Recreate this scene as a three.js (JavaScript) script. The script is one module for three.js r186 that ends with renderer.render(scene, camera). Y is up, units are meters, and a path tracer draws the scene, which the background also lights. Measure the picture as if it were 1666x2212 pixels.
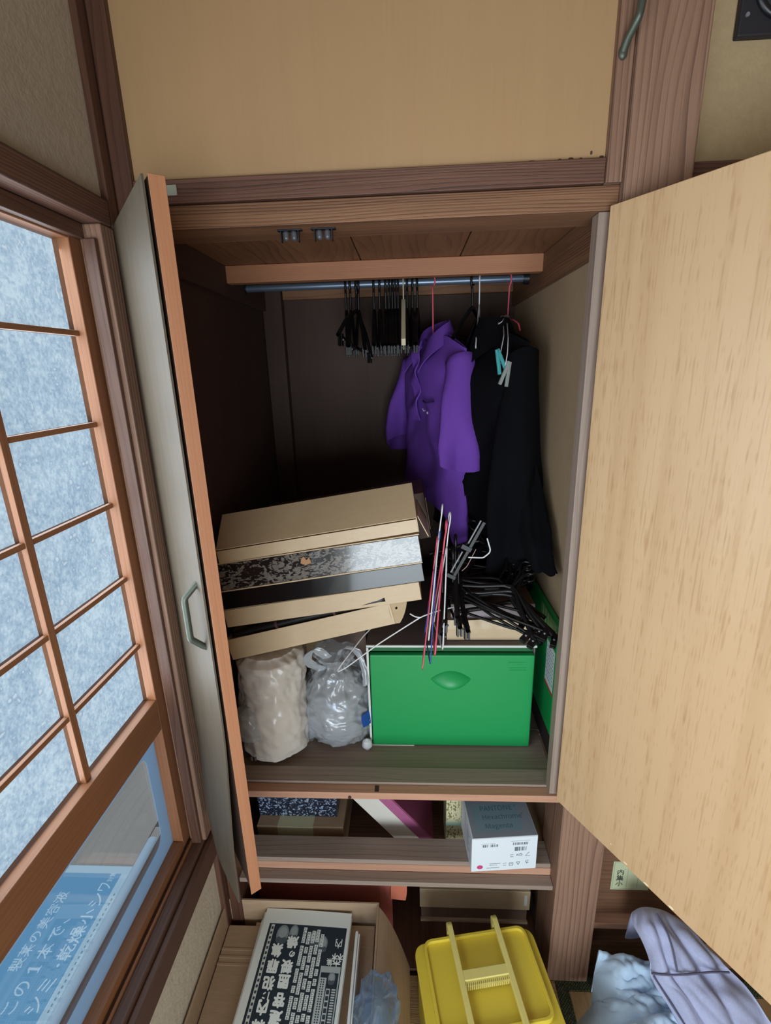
import * as THREE from 'three';
import { RoundedBoxGeometry } from 'three/addons/geometries/RoundedBoxGeometry.js';
import { mergeGeometries, mergeVertices } from 'three/addons/utils/BufferGeometryUtils.js';
import { ImprovedNoise } from 'three/addons/math/ImprovedNoise.js';
import { RectAreaLightUniformsLib } from 'three/addons/lights/RectAreaLightUniformsLib.js';

// ------------------------------------------------------------------ camera, sky, lights, exposure
const scene = new THREE.Scene();
const camera = new THREE.PerspectiveCamera(93.19, 1666 / 2212, 0.03, 60);
camera.position.set(0, 1.6, 0.93);
camera.rotation.set(-0.28688, 0.05539, -0.02878, 'YXZ');
const renderer = new THREE.WebGLRenderer({ antialias: true });
renderer.toneMapping = THREE.LinearToneMapping;
renderer.toneMappingExposure = 1.0;
renderer.shadowMap.enabled = true;
RectAreaLightUniformsLib.init();
scene.background = new THREE.Color().setRGB(0.62, 0.82, 1.0);     // overcast daylight outside
scene.backgroundIntensity = 2.0;

const areaLight = (w, h, power, rgb, pos, target) => {             // daylight entering by a window, as large as its opening
  const l = new THREE.RectAreaLight(new THREE.Color().setRGB(...rgb), power, w, h);
  l.position.set(...pos); l.lookAt(...target); l.castShadow = true; scene.add(l);
  return l;
};
const DAY = [0.86, 0.95, 1.0];
areaLight(0.87, 0.85, 3.5, DAY, [-0.5615, 1.375, 0.52], [1, 1.375, 0.52]);       // first paper sash, left wall
areaLight(0.87, 0.85, 3.5, DAY, [-0.5815, 1.375, 1.45], [1, 1.375, 1.45]);       // second paper sash, left wall
areaLight(1.14, 1.30, 8.6, DAY, [0.10, 0.77, 2.32], [0.10, 0.77, 0]);            // unseen window behind the viewer, set low to light the closet front

// ------------------------------------------------------------------ small tools
let seedState = 20240611;
const rnd = () => { seedState = (seedState * 1664525 + 1013904223) >>> 0; return seedState / 4294967296; };
const rr = (a, b) => a + (b - a) * rnd();
const P3 = new ImprovedNoise();
const n3 = (x, y, z) => P3.noise(x, y, z);
const V = (x, y, z) => new THREE.Vector3(x, y, z);
const lerp = (a, b, t) => a + (b - a) * t;
const clamp = (x, a = 0, b = 1) => Math.min(b, Math.max(a, x));
const sstep = (a, b, x) => { const t = clamp((x - a) / (b - a)); return t * t * (3 - 2 * t); };
function hash(ix, iy, s) { let h = (ix * 374761393 + iy * 668265263 + s * 362437) | 0; h = Math.imul(h ^ (h >>> 13), 1274126177); return ((h ^ (h >>> 16)) >>> 0) / 4294967296; }
function pnoise(x, y, px, py, s) {                                   // value noise, periodic in px, py
  const x0 = Math.floor(x), y0 = Math.floor(y), fx = x - x0, fy = y - y0;
  const ux = fx * fx * (3 - 2 * fx), uy = fy * fy * (3 - 2 * fy), m = (a, b) => ((a % b) + b) % b;
  const h = (i, j) => hash(m(x0 + i, px), m(y0 + j, py), s);
  return lerp(lerp(h(0, 0), h(1, 0), ux), lerp(h(0, 1), h(1, 1), ux), uy);
}
function dataTex(w, h, fn, srgb = true) {
  const d = new Uint8Array(w * h * 4);
  for (let j = 0; j < h; j++) for (let i = 0; i < w; i++) {
    const c = fn(i / w, j / h, i, j), k = (j * w + i) * 4;
    d[k] = clamp(c[0], 0, 255); d[k + 1] = clamp(c[1], 0, 255); d[k + 2] = clamp(c[2], 0, 255); d[k + 3] = c.length > 3 ? c[3] : 255;
  }
  const t = new THREE.DataTexture(d, w, h);
  t.wrapS = t.wrapT = THREE.RepeatWrapping; t.magFilter = THREE.LinearFilter; t.minFilter = THREE.LinearMipmapLinearFilter; t.generateMipmaps = true;
  if (srgb) t.colorSpace = THREE.SRGBColorSpace;
  t.needsUpdate = true;
  return t;
}
const mix3 = (a, b, t) => [lerp(a[0], b[0], t), lerp(a[1], b[1], t), lerp(a[2], b[2], t)];
const srgb = (r, g, b) => new THREE.Color().setRGB(r / 255, g / 255, b / 255, THREE.SRGBColorSpace);
const SCALE = new Map();                                             // metres covered by one tile of a material's texture
function std(rgb, rough = 0.7, extra = {}) { return new THREE.MeshStandardMaterial({ color: srgb(...rgb), roughness: rough, side: THREE.DoubleSide, ...extra }); }
function phys(rgb, rough, extra = {}) { return new THREE.MeshPhysicalMaterial({ color: srgb(...rgb), roughness: rough, side: THREE.DoubleSide, ...extra }); }

// wood: growth rings as lines along u, fine fibre streaks, wandering and blotches
function wood({ base, dark, light = base, rings = 14, wander = 0.5, line = 0.7, fine = 0.35, blotch = 0.35, seed = 1, tile = [1.1, 0.22], rough = 0.62, bump = 0.0006, sharp = 3, w = 1024, h = 512 }) {
  const lineAt = (u, v) => {
    const wv = (pnoise(u * 3, v * 3, 3, 3, seed) - 0.5) * 2.2 + (pnoise(u * 9, v * 5, 9, 5, seed + 1) - 0.5) * 0.5;
    const r = v * rings + wv * wander * 2.2, f = r - Math.floor(r);
    const amp = 0.45 + 0.55 * pnoise(u * 2, Math.floor(r) % rings, 2, rings, seed + 2);
    return Math.pow(f, sharp) * amp * (1 - sstep(0.93, 1, f));
  };
  const map = dataTex(w, h, (u, v) => {
    const st = pnoise(u * 14, v * 170, 14, 170, seed + 3) * 0.6 + pnoise(u * 40, v * 330, 40, 330, seed + 4) * 0.4;
    const b = pnoise(u * 3, v * 4, 3, 4, seed + 5) * 0.6 + pnoise(u * 8, v * 16, 8, 16, seed + 6) * 0.4;
    let c = mix3(base, light, clamp((b - 0.35) * 2 * blotch));
    c = mix3(c, dark, clamp(lineAt(u, v) * line + (st - 0.45) * fine + (0.5 - b) * blotch));
    return c;
  });
  const bm = dataTex(w / 2, h / 2, (u, v) => { const s = 205 - 150 * lineAt(u, v) - 60 * pnoise(u * 14, v * 170, 14, 170, seed + 3); return [s, s, s]; }, false);
  const m = new THREE.MeshStandardMaterial({ map, bumpMap: bm, bumpScale: bump, roughness: rough, side: THREE.DoubleSide });
  SCALE.set(m, tile);
  return m;
}
function plain({ base, alt, amount = 0.5, fx = 24, fy = 24, seed = 1, tile = [0.5, 0.5], rough = 0.9, bump = 0.0006, w = 512, h = 512 }) {
  const f = (u, v) => pnoise(u * fx, v * fy, fx, fy, seed) * 0.4 + pnoise(u * fx * 4, v * fy * 4, fx * 4, fy * 4, seed + 1) * 0.35 + pnoise(u * 3, v * 3, 3, 3, seed + 2) * 0.25;
  const map = dataTex(w, h, (u, v) => mix3(base, alt, clamp((f(u, v) - 0.5) * 2 * amount + amount * 0.5)));
  const bm = dataTex(w / 2, h / 2, (u, v) => { const s = 255 * f(u, v); return [s, s, s]; }, false);
  const m = new THREE.MeshStandardMaterial({ map, bumpMap: bm, bumpScale: bump, roughness: rough, side: THREE.DoubleSide });
  SCALE.set(m, tile);
  return m;
}

// uv in metres from the dominant axis of the normal; grain = the axis that u follows
function uvBox(g, grain, tile = [1, 1], off = [rnd(), rnd()]) {
  const p = g.attributes.position, n = g.attributes.normal, uv = new Float32Array(p.count * 2), I = { x: 0, y: 1, z: 2 };
  for (let i = 0; i < p.count; i++) {
    const a = [p.getX(i), p.getY(i), p.getZ(i)], m = [Math.abs(n.getX(i)), Math.abs(n.getY(i)), Math.abs(n.getZ(i))];
    const d = m[0] > m[1] && m[0] > m[2] ? 0 : m[1] > m[2] ? 1 : 2, rest = [0, 1, 2].filter((k) => k !== d);
    let [ua, va] = rest;
    if (rest.includes(I[grain])) { ua = I[grain]; va = rest.find((k) => k !== ua); }
    uv[2 * i] = a[ua] / tile[0] + off[0]; uv[2 * i + 1] = a[va] / tile[1] + off[1];
  }
  g.setAttribute('uv', new THREE.BufferAttribute(uv, 2));
  return g;
}
// a rounded box between two corners
function bx(x0, x1, y0, y1, z0, z1, r = 0.002) {
  const w = x1 - x0, h = y1 - y0, d = z1 - z0, rad = Math.min(r, w * 0.45, h * 0.45, d * 0.45);
  const g = rad > 0.0003 ? new RoundedBoxGeometry(w, h, d, 1, rad) : new THREE.BoxGeometry(w, h, d).toNonIndexed();
  g.translate((x0 + x1) / 2, (y0 + y1) / 2, (z0 + z1) / 2);
  return g;
}
function longest(g) { g.computeBoundingBox(); const s = g.boundingBox.getSize(V(0, 0, 0)); return s.x >= s.y && s.x >= s.z ? 'x' : s.y >= s.z ? 'y' : 'z'; }
function bar(x0, x1, y0, y1, z0, z1, m, r = 0.002, grain) { const g = bx(x0, x1, y0, y1, z0, z1, r); return uvBox(g, grain || longest(g), SCALE.get(m)); }
function clean(g) { const o = g.index ? g.toNonIndexed() : g; for (const k of Object.keys(o.attributes)) if (!['position', 'normal', 'uv'].includes(k)) o.deleteAttribute(k); return o; }
const merge = (list) => mergeGeometries(list.map(clean), false);
function tube(pts, r, seg = 24, rs = 7, closed = false) { return new THREE.TubeGeometry(new THREE.CatmullRomCurve3(pts.map((p) => V(...p)), closed, 'catmullrom', 0.2), seg, r, rs, closed); }
function cyl(r0, r1, h, n = 24) { return new THREE.CylinderGeometry(r0, r1, h, n); }
// rings of points -> a surface; caps close the ends
function loft(rings, { closed = true, caps = false } = {}) {
  const n = rings[0].length, pos = [], uv = [], idx = [];
  rings.forEach((ring, j) => ring.forEach((p, i) => { pos.push(...p); uv.push(i / (n - 1), j / (rings.length - 1)); }));
  const m = closed ? n : n - 1;
  for (let j = 0; j < rings.length - 1; j++) for (let i = 0; i < m; i++) {
    const a = j * n + i, b = j * n + ((i + 1) % n), c = a + n, d = b + n;
    idx.push(a, b, d, a, d, c);
  }
  if (caps) for (const j of [0, rings.length - 1]) {
    const c = rings[j].reduce((s, p) => [s[0] + p[0] / n, s[1] + p[1] / n, s[2] + p[2] / n], [0, 0, 0]), k = pos.length / 3;
    pos.push(...c); uv.push(0.5, 0.5);
    for (let i = 0; i < n; i++) { const a = j * n + i, b = j * n + ((i + 1) % n); j ? idx.push(a, b, k) : idx.push(b, a, k); }
  }
  const g = new THREE.BufferGeometry();
  g.setAttribute('position', new THREE.Float32BufferAttribute(pos, 3)); g.setAttribute('uv', new THREE.Float32BufferAttribute(uv, 2)); g.setIndex(idx);
  g.computeVertexNormals();
  return g;
}
// a sheet from a grid of control points, smoothed, with a real thickness
function sheet(ctrl, nu, nv, thick, bend = () => [0, 0, 0]) {
  const cr = (a, b, c, d, t) => 0.5 * (2 * b + (c - a) * t + (2 * a - 5 * b + 4 * c - d) * t * t + (3 * b - a - 3 * c + d) * t * t * t);
  const along = (arr, t) => { const k = t * (arr.length - 1), i = Math.min(arr.length - 2, Math.floor(k)), f = k - i, g = (j) => arr[clamp(j, 0, arr.length - 1)]; return [0, 1, 2].map((d) => cr(g(i - 1)[d], g(i)[d], g(i + 1)[d], g(i + 2)[d], f)); };
  const top = [];
  for (let j = 0; j <= nv; j++) { const row = []; for (let i = 0; i <= nu; i++) { const u = i / nu, v = j / nv; const p = along(ctrl.map((r) => along(r, u)), v), b = bend(u, v, p); row.push([p[0] + b[0], p[1] + b[1], p[2] + b[2]]); } top.push(row); }
  const g0 = loft(top, { closed: false }), nn = g0.attributes.normal, n = nu + 1;
  const bot = top.map((row, j) => row.map((p, i) => { const k = j * n + i; return [p[0] - nn.getX(k) * thick, p[1] - nn.getY(k) * thick, p[2] - nn.getZ(k) * thick]; }));
  const rim = [...top[0].map((p, i) => [p, bot[0][i]]), ...top.map((r, j) => [r[nu], bot[j][nu]]), ...top[nv].map((p, i) => [p, bot[nv][i]]).reverse(), ...top.map((r, j) => [r[0], bot[j][0]]).reverse()];
  const side = loft([rim.map((q) => q[0]), rim.map((q) => q[1])]);
  return merge([g0, loft(bot, { closed: false }), side]);
}
const numbers = {};
function numbered(name) { const k = numbers[name] = (numbers[name] ?? -1) + 1; return k ? name + '_' + String(k).padStart(3, '0') : name; }
const BASE = new Map();
function shadows(o) { o.castShadow = o.receiveShadow = true; return o; }
// a thing: a Group at its base; parts given in world metres are moved to it
function thing(name, label, category, base = [0, 0, 0], group) {
  const o = new THREE.Group(); o.name = numbered(name); o.position.set(...base); scene.add(o); BASE.set(o, base);
  o.userData = { label, category }; if (group) o.userData.group = group;
  return o;
}
function setting(name, base = [0, 0, 0]) { const o = new THREE.Group(); o.name = name; o.position.set(...base); scene.add(o); BASE.set(o, base); o.userData = { kind: 'structure' }; return o; }
function part(parent, name, g, m, label) {
  const b = BASE.get(parent) || [0, 0, 0]; g.translate(-b[0], -b[1], -b[2]);
  const o = shadows(new THREE.Mesh(g, m)); o.name = name; parent.add(o); BASE.set(o, b);
  if (label) o.userData.label = label;
  return o;
}
const local = (t) => { BASE.set(t, [0, 0, 0]); return t; };           // parts of this thing come in its own axes
function fixed(name, g, m) { const o = shadows(new THREE.Mesh(g, m)); o.name = name; o.userData = { kind: 'structure' }; scene.add(o); BASE.set(o, [0, 0, 0]); return o; }
function single(name, label, category, g, m, base = [0, 0, 0], group) {
  g.translate(-base[0], -base[1], -base[2]);
  const o = shadows(new THREE.Mesh(g, m)); o.name = numbered(name); o.position.set(...base); scene.add(o); BASE.set(o, base);
  o.userData = { label, category }; if (group) o.userData.group = group;
  return o;
}

// ------------------------------------------------------------------ materials
const W = {
  post: wood({ base: [140, 106, 86], dark: [78, 52, 41], light: [155, 123, 102], rings: 15, wander: 0.7, line: 0.75, seed: 3, tile: [1.3, 0.16], rough: 0.6, bump: 0.0009 }),
  lintel: wood({ base: [106, 71, 56], dark: [46, 29, 24], light: [124, 90, 72], rings: 15, wander: 0.5, line: 0.85, seed: 11, tile: [1.2, 0.075], rough: 0.62, bump: 0.0012 }),
  beam: wood({ base: [136, 96, 68], dark: [58, 37, 27], light: [158, 118, 86], rings: 15, wander: 0.45, line: 0.8, seed: 17, tile: [1.2, 0.075], rough: 0.62, bump: 0.0012 }),
  grey: wood({ base: [150, 131, 118], dark: [103, 86, 78], light: [164, 148, 136], rings: 10, wander: 0.4, line: 0.35, seed: 23, tile: [1.2, 0.14], rough: 0.62, bump: 0.0004 }),
  pink: wood({ base: [184, 138, 112], dark: [138, 96, 76], light: [200, 156, 130], rings: 8, wander: 0.35, line: 0.3, seed: 27, tile: [1.2, 0.12], rough: 0.62, bump: 0.0003 }),
  shoji: wood({ base: [142, 92, 60], dark: [92, 56, 36], light: [156, 108, 72], rings: 12, wander: 0.3, line: 0.35, fine: 0.45, seed: 31, tile: [0.9, 0.1], rough: 0.5, bump: 0.0003 }),
  dark: wood({ base: [92, 60, 45], dark: [52, 33, 26], light: [104, 72, 55], rings: 10, wander: 0.4, line: 0.55, seed: 37, tile: [1.1, 0.12], rough: 0.5, bump: 0.0005 }),
  ceiling: wood({ base: [134, 92, 62], dark: [84, 50, 34], light: [150, 108, 76], rings: 8, wander: 0.8, line: 0.6, seed: 41, tile: [0.9, 0.2], rough: 0.65 }),
  orange: wood({ base: [178, 122, 88], dark: [146, 92, 62], light: [188, 134, 100], rings: 20, wander: 0.2, line: 0.2, fine: 0.3, seed: 43, tile: [1.4, 0.1], rough: 0.5, bump: 0.0002 }),
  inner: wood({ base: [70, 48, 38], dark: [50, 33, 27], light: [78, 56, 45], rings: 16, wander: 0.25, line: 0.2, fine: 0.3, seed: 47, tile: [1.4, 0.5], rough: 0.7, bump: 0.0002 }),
  plank: wood({ base: [112, 78, 56], dark: [68, 44, 32], light: [124, 90, 66], rings: 8, wander: 0.5, line: 0.5, seed: 53, tile: [1.0, 0.1], rough: 0.55 }),
  board: wood({ base: [182, 168, 156], dark: [150, 136, 124], rings: 8, wander: 0.4, line: 0.3, seed: 57, tile: [1, 0.2], rough: 0.6 }),
};
// door plywood: short dark pores along the grain, soft broad figure
const plyMap = (base, dark, seed, k = 1) => dataTex(1024, 1024, (u, v) => {
  const pore = pnoise(u * 22, v * 420, 22, 420, seed), pore2 = pnoise(u * 44, v * 512, 44, 512, seed + 1), f = pnoise(u * 2, v * 60, 2, 60, seed + 2), b = pnoise(u * 3, v * 4, 3, 4, seed + 3);
  return mix3(base, dark, clamp(k * (sstep(0.66, 0.95, pore) * 0.55 + sstep(0.7, 0.97, pore2) * 0.35 + (f - 0.5) * 0.5 + (b - 0.5) * 0.3 + 0.1)));
});
W.door = new THREE.MeshStandardMaterial({ map: plyMap([200, 166, 128], [166, 128, 88], 61, 0.7), roughness: 0.42, side: THREE.DoubleSide }); SCALE.set(W.door, [0.9, 0.9]);
W.veneer = new THREE.MeshStandardMaterial({ map: plyMap([88, 77, 63], [68, 58, 46], 67, 0.8), roughness: 0.55, side: THREE.DoubleSide }); SCALE.set(W.veneer, [0.9, 0.9]);
W.panel = new THREE.MeshStandardMaterial({ map: plyMap([172, 138, 99], [162, 127, 88], 71, 0.3), roughness: 0.6, side: THREE.DoubleSide }); SCALE.set(W.panel, [1.1, 1.1]);
const M = {
  plaster: plain({ base: [172, 160, 145], alt: [156, 144, 128], fx: 40, fy: 40, seed: 5, tile: [0.4, 0.4], bump: 0.0012 }),
  plasterPale: plain({ base: [206, 192, 170], alt: [192, 176, 152], fx: 40, fy: 40, seed: 8, tile: [0.4, 0.4], bump: 0.001 }),
  plasterTan: plain({ base: [178, 154, 118], alt: [164, 140, 104], fx: 40, fy: 40, seed: 88, tile: [0.4, 0.4], bump: 0.001 }),
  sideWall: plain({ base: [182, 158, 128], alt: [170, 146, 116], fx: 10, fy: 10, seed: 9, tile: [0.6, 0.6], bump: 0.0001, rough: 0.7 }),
  card: plain({ base: [176, 148, 120], alt: [160, 132, 104], fx: 8, fy: 60, amount: 0.5, seed: 12, tile: [0.3, 0.3], bump: 0.0002, rough: 0.75 }),
  cream: plain({ base: [202, 178, 144], alt: [192, 166, 130], fx: 10, fy: 30, amount: 0.5, seed: 14, tile: [0.3, 0.3], bump: 0.0001, rough: 0.42 }),
  brownCard: plain({ base: [120, 94, 80], alt: [104, 80, 68], fx: 10, fy: 30, amount: 0.5, seed: 15, tile: [0.3, 0.3], bump: 0.0001, rough: 0.6 }),
  tatami: plain({ base: [176, 142, 98], alt: [140, 108, 70], fx: 6, fy: 120, amount: 0.8, seed: 16, tile: [0.16, 0.16], bump: 0.0008, rough: 0.8 }),
  heri: dataTexMat(),
  blackPlastic: std([9, 9, 11], 0.42),
  springGrey: std([120, 122, 126], 0.4),
  chrome: std([190, 195, 200], 0.28, { metalness: 1 }),
  steelBlue: std([116, 130, 150], 0.35, { metalness: 0.55 }),
  darkMetal: std([52, 54, 58], 0.4, { metalness: 0.7 }),
  patina: std([84, 90, 80], 0.42, { metalness: 0.5 }),
  whiteWire: std([226, 226, 228], 0.35),
  pinkWire: std([226, 92, 112], 0.4),
  blueWire: std([58, 84, 160], 0.4),
  ivory: std([216, 206, 176], 0.4),
  paperWhite: std([228, 230, 226], 0.8),
  purple: std([110, 62, 168], 0.85),
  blackCloth: phys([11, 11, 15], 1, { specularIntensity: 0.25 }),
  green: std([22, 148, 78], 0.42),
  greenDark: std([14, 92, 46], 0.5),
  caseWhite: std([206, 212, 206], 0.5),
  caseTop: std([104, 92, 92], 0.55),
  yellow: phys([222, 198, 68], 0.45),
  yellowPale: phys([226, 212, 126], 0.42),
  salmon: std([218, 124, 96], 0.45),
  salmonDark: std([180, 96, 84], 0.4),
  teal: std([72, 168, 172], 0.35),
};
function dataTexMat() {
  const map = dataTex(256, 256, (u, v) => { const a = (Math.floor(u * 16) + Math.floor(v * 16)) % 2, n = pnoise(u * 32, v * 32, 32, 32, 77); const k = (a ? 0.5 : 0) + 0.5 * n; return mix3([34, 36, 26], [92, 98, 62], sstep(0.55, 0.85, k)); });
  const m = new THREE.MeshStandardMaterial({ map, roughness: 0.85, side: THREE.DoubleSide }); SCALE.set(m, [0.06, 0.06]); return m;
}
// lettering as pen strokes on a 100 x 100 grid
const GLYPH = {
  'こ': 'M20 25Q50 36 78 25M22 68Q42 90 82 76', 'の': 'M54 22Q48 60 28 72Q12 70 16 48Q22 22 55 20Q88 24 84 55Q78 78 55 86',
  '本': 'M12 32H88M50 10V92M50 32Q38 60 12 76M50 32Q62 60 90 76M34 70H66', 'で': 'M14 28Q50 28 82 20Q44 36 46 60Q50 84 76 84M70 44L78 56M84 38L92 50', '、': 'M15 60L35 80',
  'シ': 'M20 16L40 28M12 40L32 52M20 88Q62 78 88 30', 'ミ': 'M25 15L78 30M25 42L74 56M20 70L82 88', '・': 'M48 50L52 50',
  '乾': 'M12 22H48M30 8V36M14 36H46V62H14ZM14 49H46M8 74H52M30 62V94M64 8L54 30M58 22H92M58 42H84Q60 66 60 80Q62 92 92 88V74',
  '燥': 'M18 12V50Q18 74 6 92M6 34L10 50M34 30L26 46M20 56L34 84M50 10H80V28H50ZM42 34H60V50H42ZM68 34H88V50H68ZM40 62H94M66 52V94M64 64L42 86M68 64L92 86',
  '小': 'M50 10V84Q50 92 40 88M28 36Q24 58 10 68M70 36Q78 52 90 66', 'ワ': 'M18 46V18H82Q82 62 40 90',
  '対': 'M26 6V20M6 22H48M40 26Q30 70 8 88M14 38L46 84M52 34H94M78 10V84Q78 92 66 86M58 50L66 66',
  '策': 'M22 4L12 22M16 14H44M30 14L34 24M62 4L54 22M56 14H90M74 14L78 24M10 34H90M50 26V94M22 66V46H78V64M48 56L14 88M52 56L88 88',
  '製': 'M8 14H54M30 4V46M12 28H52M14 28V46M50 28V46M68 8V36M86 4V44M8 54H94M46 56L10 78M34 66V92L56 84M52 58Q66 82 94 92M80 62L66 72',
  '薬': 'M8 16H92M34 6V24M66 6V24M38 32H62V56H38ZM38 44H62M24 32L32 44M78 32L68 42M8 66H92M50 58V96M46 68L12 92M54 68L88 92',
  '美': 'M30 6L38 18M68 6L60 18M14 22H86M20 36H80M14 50H88M50 22V50M10 66H92M50 52Q44 80 12 94M52 66Q64 86 92 94',
  '容': 'M50 4V14M10 30V16H90V30M36 26L22 40M62 26L80 40M50 36L12 62M50 36L90 62M32 64H70V92H32Z',
  '液': 'M12 10L24 20M6 36L18 46M8 90L26 60M62 4V14M32 18H96M46 24Q42 50 32 62M42 42V94M66 26Q62 44 52 58M64 36H86Q80 72 54 92M58 54Q72 82 96 92',
  '内': 'M16 24V94M16 24H84V86Q84 92 72 90M50 6Q48 50 24 70M50 30L76 66', '犯': 'M40 8Q30 24 10 36M14 12Q40 30 34 88Q32 94 22 90M30 44L8 72M54 18H86V50Q84 58 72 56M56 18V80Q58 90 92 86V72',
  '罪': 'M14 8H86V30H14ZM38 8V30M62 8V30M40 34V92M62 34V94M12 46H40M12 62H40M8 80L40 76M62 46H90M62 62H90M62 80H94', '集': 'M30 4L12 30M24 22V60M24 22H84M24 36H80M24 48H80M24 60H86M54 10V60M8 70H92M50 60V96M46 72L12 92M54 72L88 92',
  '森': 'M20 20H80M50 4V44M48 22L16 42M52 22L84 42M6 58H46M26 46V96M26 60L6 84M28 60L46 80M54 58H94M74 46V96M74 60L54 84M76 60L94 82', '盟': 'M12 8H42V46H12ZM12 26H42M56 8H86V44M56 8Q58 36 46 50M56 22H86M56 34H86M14 58H86V88M14 58V88M38 58V88M62 58V88M4 90H96',
  '血': 'M46 4L34 20M14 26H86V86M14 26V86M38 26V86M62 26V86M4 90H96', '連': 'M12 10L22 20M6 40H24V76L6 90M24 76Q44 92 96 90M32 16H92M40 28H86V58H40ZM40 43H86M62 6V78M32 68H94',
};
function write(ctx, text, x, y, size, color, wt = 9) {                // left to right from the top left corner
  ctx.strokeStyle = color; ctx.fillStyle = color; ctx.lineCap = 'round'; ctx.lineJoin = 'round';
  for (const ch of text) {
    ctx.save(); ctx.translate(x, y); ctx.scale(size / 100, size / 100);
    if (GLYPH[ch]) { ctx.lineWidth = ch === '・' ? wt * 1.7 : wt; ctx.stroke(new Path2D(GLYPH[ch])); } else { ctx.font = 'bold 96px serif'; ctx.fillText(ch, 24, 86); }
    ctx.restore(); x += size * (ch === '・' || ch === '、' ? 0.7 : 1.0);
  }
}
function canvasMat(w, h, draw, rough = 0.75, extra = {}) {
  const c = document.createElement('canvas'); c.width = w; c.height = h; draw(c.getContext('2d'), w, h);
  const t = new THREE.CanvasTexture(c); t.colorSpace = THREE.SRGBColorSpace; t.magFilter = THREE.LinearFilter; t.anisotropy = 8;
  return new THREE.MeshStandardMaterial({ map: t, roughness: rough, side: THREE.DoubleSide, ...extra });
}
// a printed face: a thin quad given by its corners (bottom-left, bottom-right, top-right, top-left of the print)
function quad(bl, br, tr, tl) {
  const g = new THREE.BufferGeometry();
  g.setAttribute('position', new THREE.Float32BufferAttribute([...bl, ...br, ...tr, ...tl], 3)); g.setAttribute('uv', new THREE.Float32BufferAttribute([0, 0, 1, 0, 1, 1, 0, 1], 2)); g.setIndex([0, 1, 2, 0, 2, 3]); g.computeVertexNormals();
  return g;
}
// ------------------------------------------------------------------ the setting
fixed('ceiling', uvBox(bx(-0.7, 2.5, 2.5, 2.56, -0.2, 2.5, 0), 'x', [1, 1]), std([150, 128, 104], 0.8));
const floor = setting('floor');
part(floor, 'floor_slab', uvBox(bx(-0.7, 2.5, -0.1, -0.012, -1.0, 2.5, 0), 'x', [1, 1]), std([90, 70, 52], 0.8));
for (const [x0, x1, z0, z1, g] of [[0.402, 1.28, 0.034, 1.75, 'z'], [-0.51, 0.371, 0.012, 0.9, 'x'], [-0.51, 0.371, 0.902, 1.78, 'x'], [1.312, 2.4, 0.012, 1.75, 'z']]) part(floor, 'tatami_mat', bar(x0, x1, -0.011, 0, z0, z1, M.tatami, 0.002, g), M.tatami);
for (const [x0, x1, z0, z1] of [[0.371, 0.402, 0.012, 1.75], [0.402, 1.312, 0.0, 0.034], [1.28, 1.312, 0.034, 1.75]]) part(floor, 'tatami_border', bar(x0, x1, -0.011, 0.001, z0, z1, M.heri, 0.001), M.heri);
// left wall: plaster above the lintel rail, below the sill, and beyond the window
const wl = setting('wall_left');
part(wl, 'upper_plaster', bar(-0.66, -0.512, 1.86, 2.5, -0.12, 2.3, M.plaster, 0), M.plaster);
part(wl, 'lower_plaster', bar(-0.66, -0.513, 0, 0.47, -0.12, 2.3, M.plasterPale, 0), M.plasterPale);
part(wl, 'end_plaster', bar(-0.66, -0.512, 0.47, 1.86, 1.93, 2.3, M.plaster, 0), M.plaster);
// front wall above the closet and to the right of the post
const panelG = bar(-0.467, 0.324, 1.915, 2.5, -0.03, -0.006, W.panel, 0.001, 'y');
const wf = setting('wall_front');
part(wf, 'panel', panelG, W.panel);
for (const [x, y, w, h] of [[-0.022, 1.9185, 0.010, 0.003], [0.050, 1.9183, 0.005, 0.002], [0.205, 1.9195, 0.016, 0.004], [0.250, 1.9195, 0.007, 0.005], [0.268, 1.920, 0.010, 0.006], [0.284, 1.9195, 0.007, 0.005], [0.300, 1.928, 0.004, 0.006], [0.317, 1.9215, 0.008, 0.004]]) part(wf, 'paint_chip', new THREE.IcosahedronGeometry(0.5, 1).scale(w, h, 0.0012).translate(x, y, -0.0056), std([78, 50, 42], 0.9), 'dark chipped spot along the lower edge');
const wr = setting('wall_front_right');
part(wr, 'plaster', bar(0.457, 2.42, 0.43, 2.5, -0.09, -0.028, M.plasterTan, 0), M.plasterTan);
part(wr, 'rail', bar(0.458, 2.4, 1.876, 1.908, -0.03, -0.004, W.lintel), W.lintel);
for (const [y0, y1, z, m] of [[0.275, 0.432, -0.034, W.plank], [0.185, 0.273, -0.036, W.plank], [0.162, 0.183, -0.012, W.pink], [0.092, 0.152, -0.05, W.plank], [0.072, 0.09, -0.03, W.plank], [-0.01, 0.07, -0.034, W.plank]])
  part(wr, 'plank', bar(0.459, 1.6, y0, y1, -0.09, z, m), m);
fixed('wall_right', bar(2.4, 2.5, 0, 2.5, -0.1, 2.4, M.plaster, 0), M.plaster);
const wb = setting('wall_back');
for (const [x0, x1, y0, y1] of [[-0.66, -0.50, 0, 2.5], [0.70, 2.5, 0, 2.5], [-0.50, 0.70, 1.46, 2.5], [-0.50, 0.70, 0, 0.12]]) part(wb, 'plaster', bar(x0, x1, y0, y1, 2.36, 2.48, M.plaster, 0), M.plaster);
const w2 = setting('unseen_window_2');  // out of view behind the viewer, sized and placed for the closet light
for (const x of [-0.50, 0.08, 0.66]) part(w2, 'stile', bar(x, x + 0.04, 0.12, 1.46, 2.37, 2.41, W.shoji), W.shoji);
for (const y of [0.12, 1.42]) part(w2, 'rail', bar(-0.46, 0.66, y, y + 0.04, 2.37, 2.41, W.shoji), W.shoji);
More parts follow.
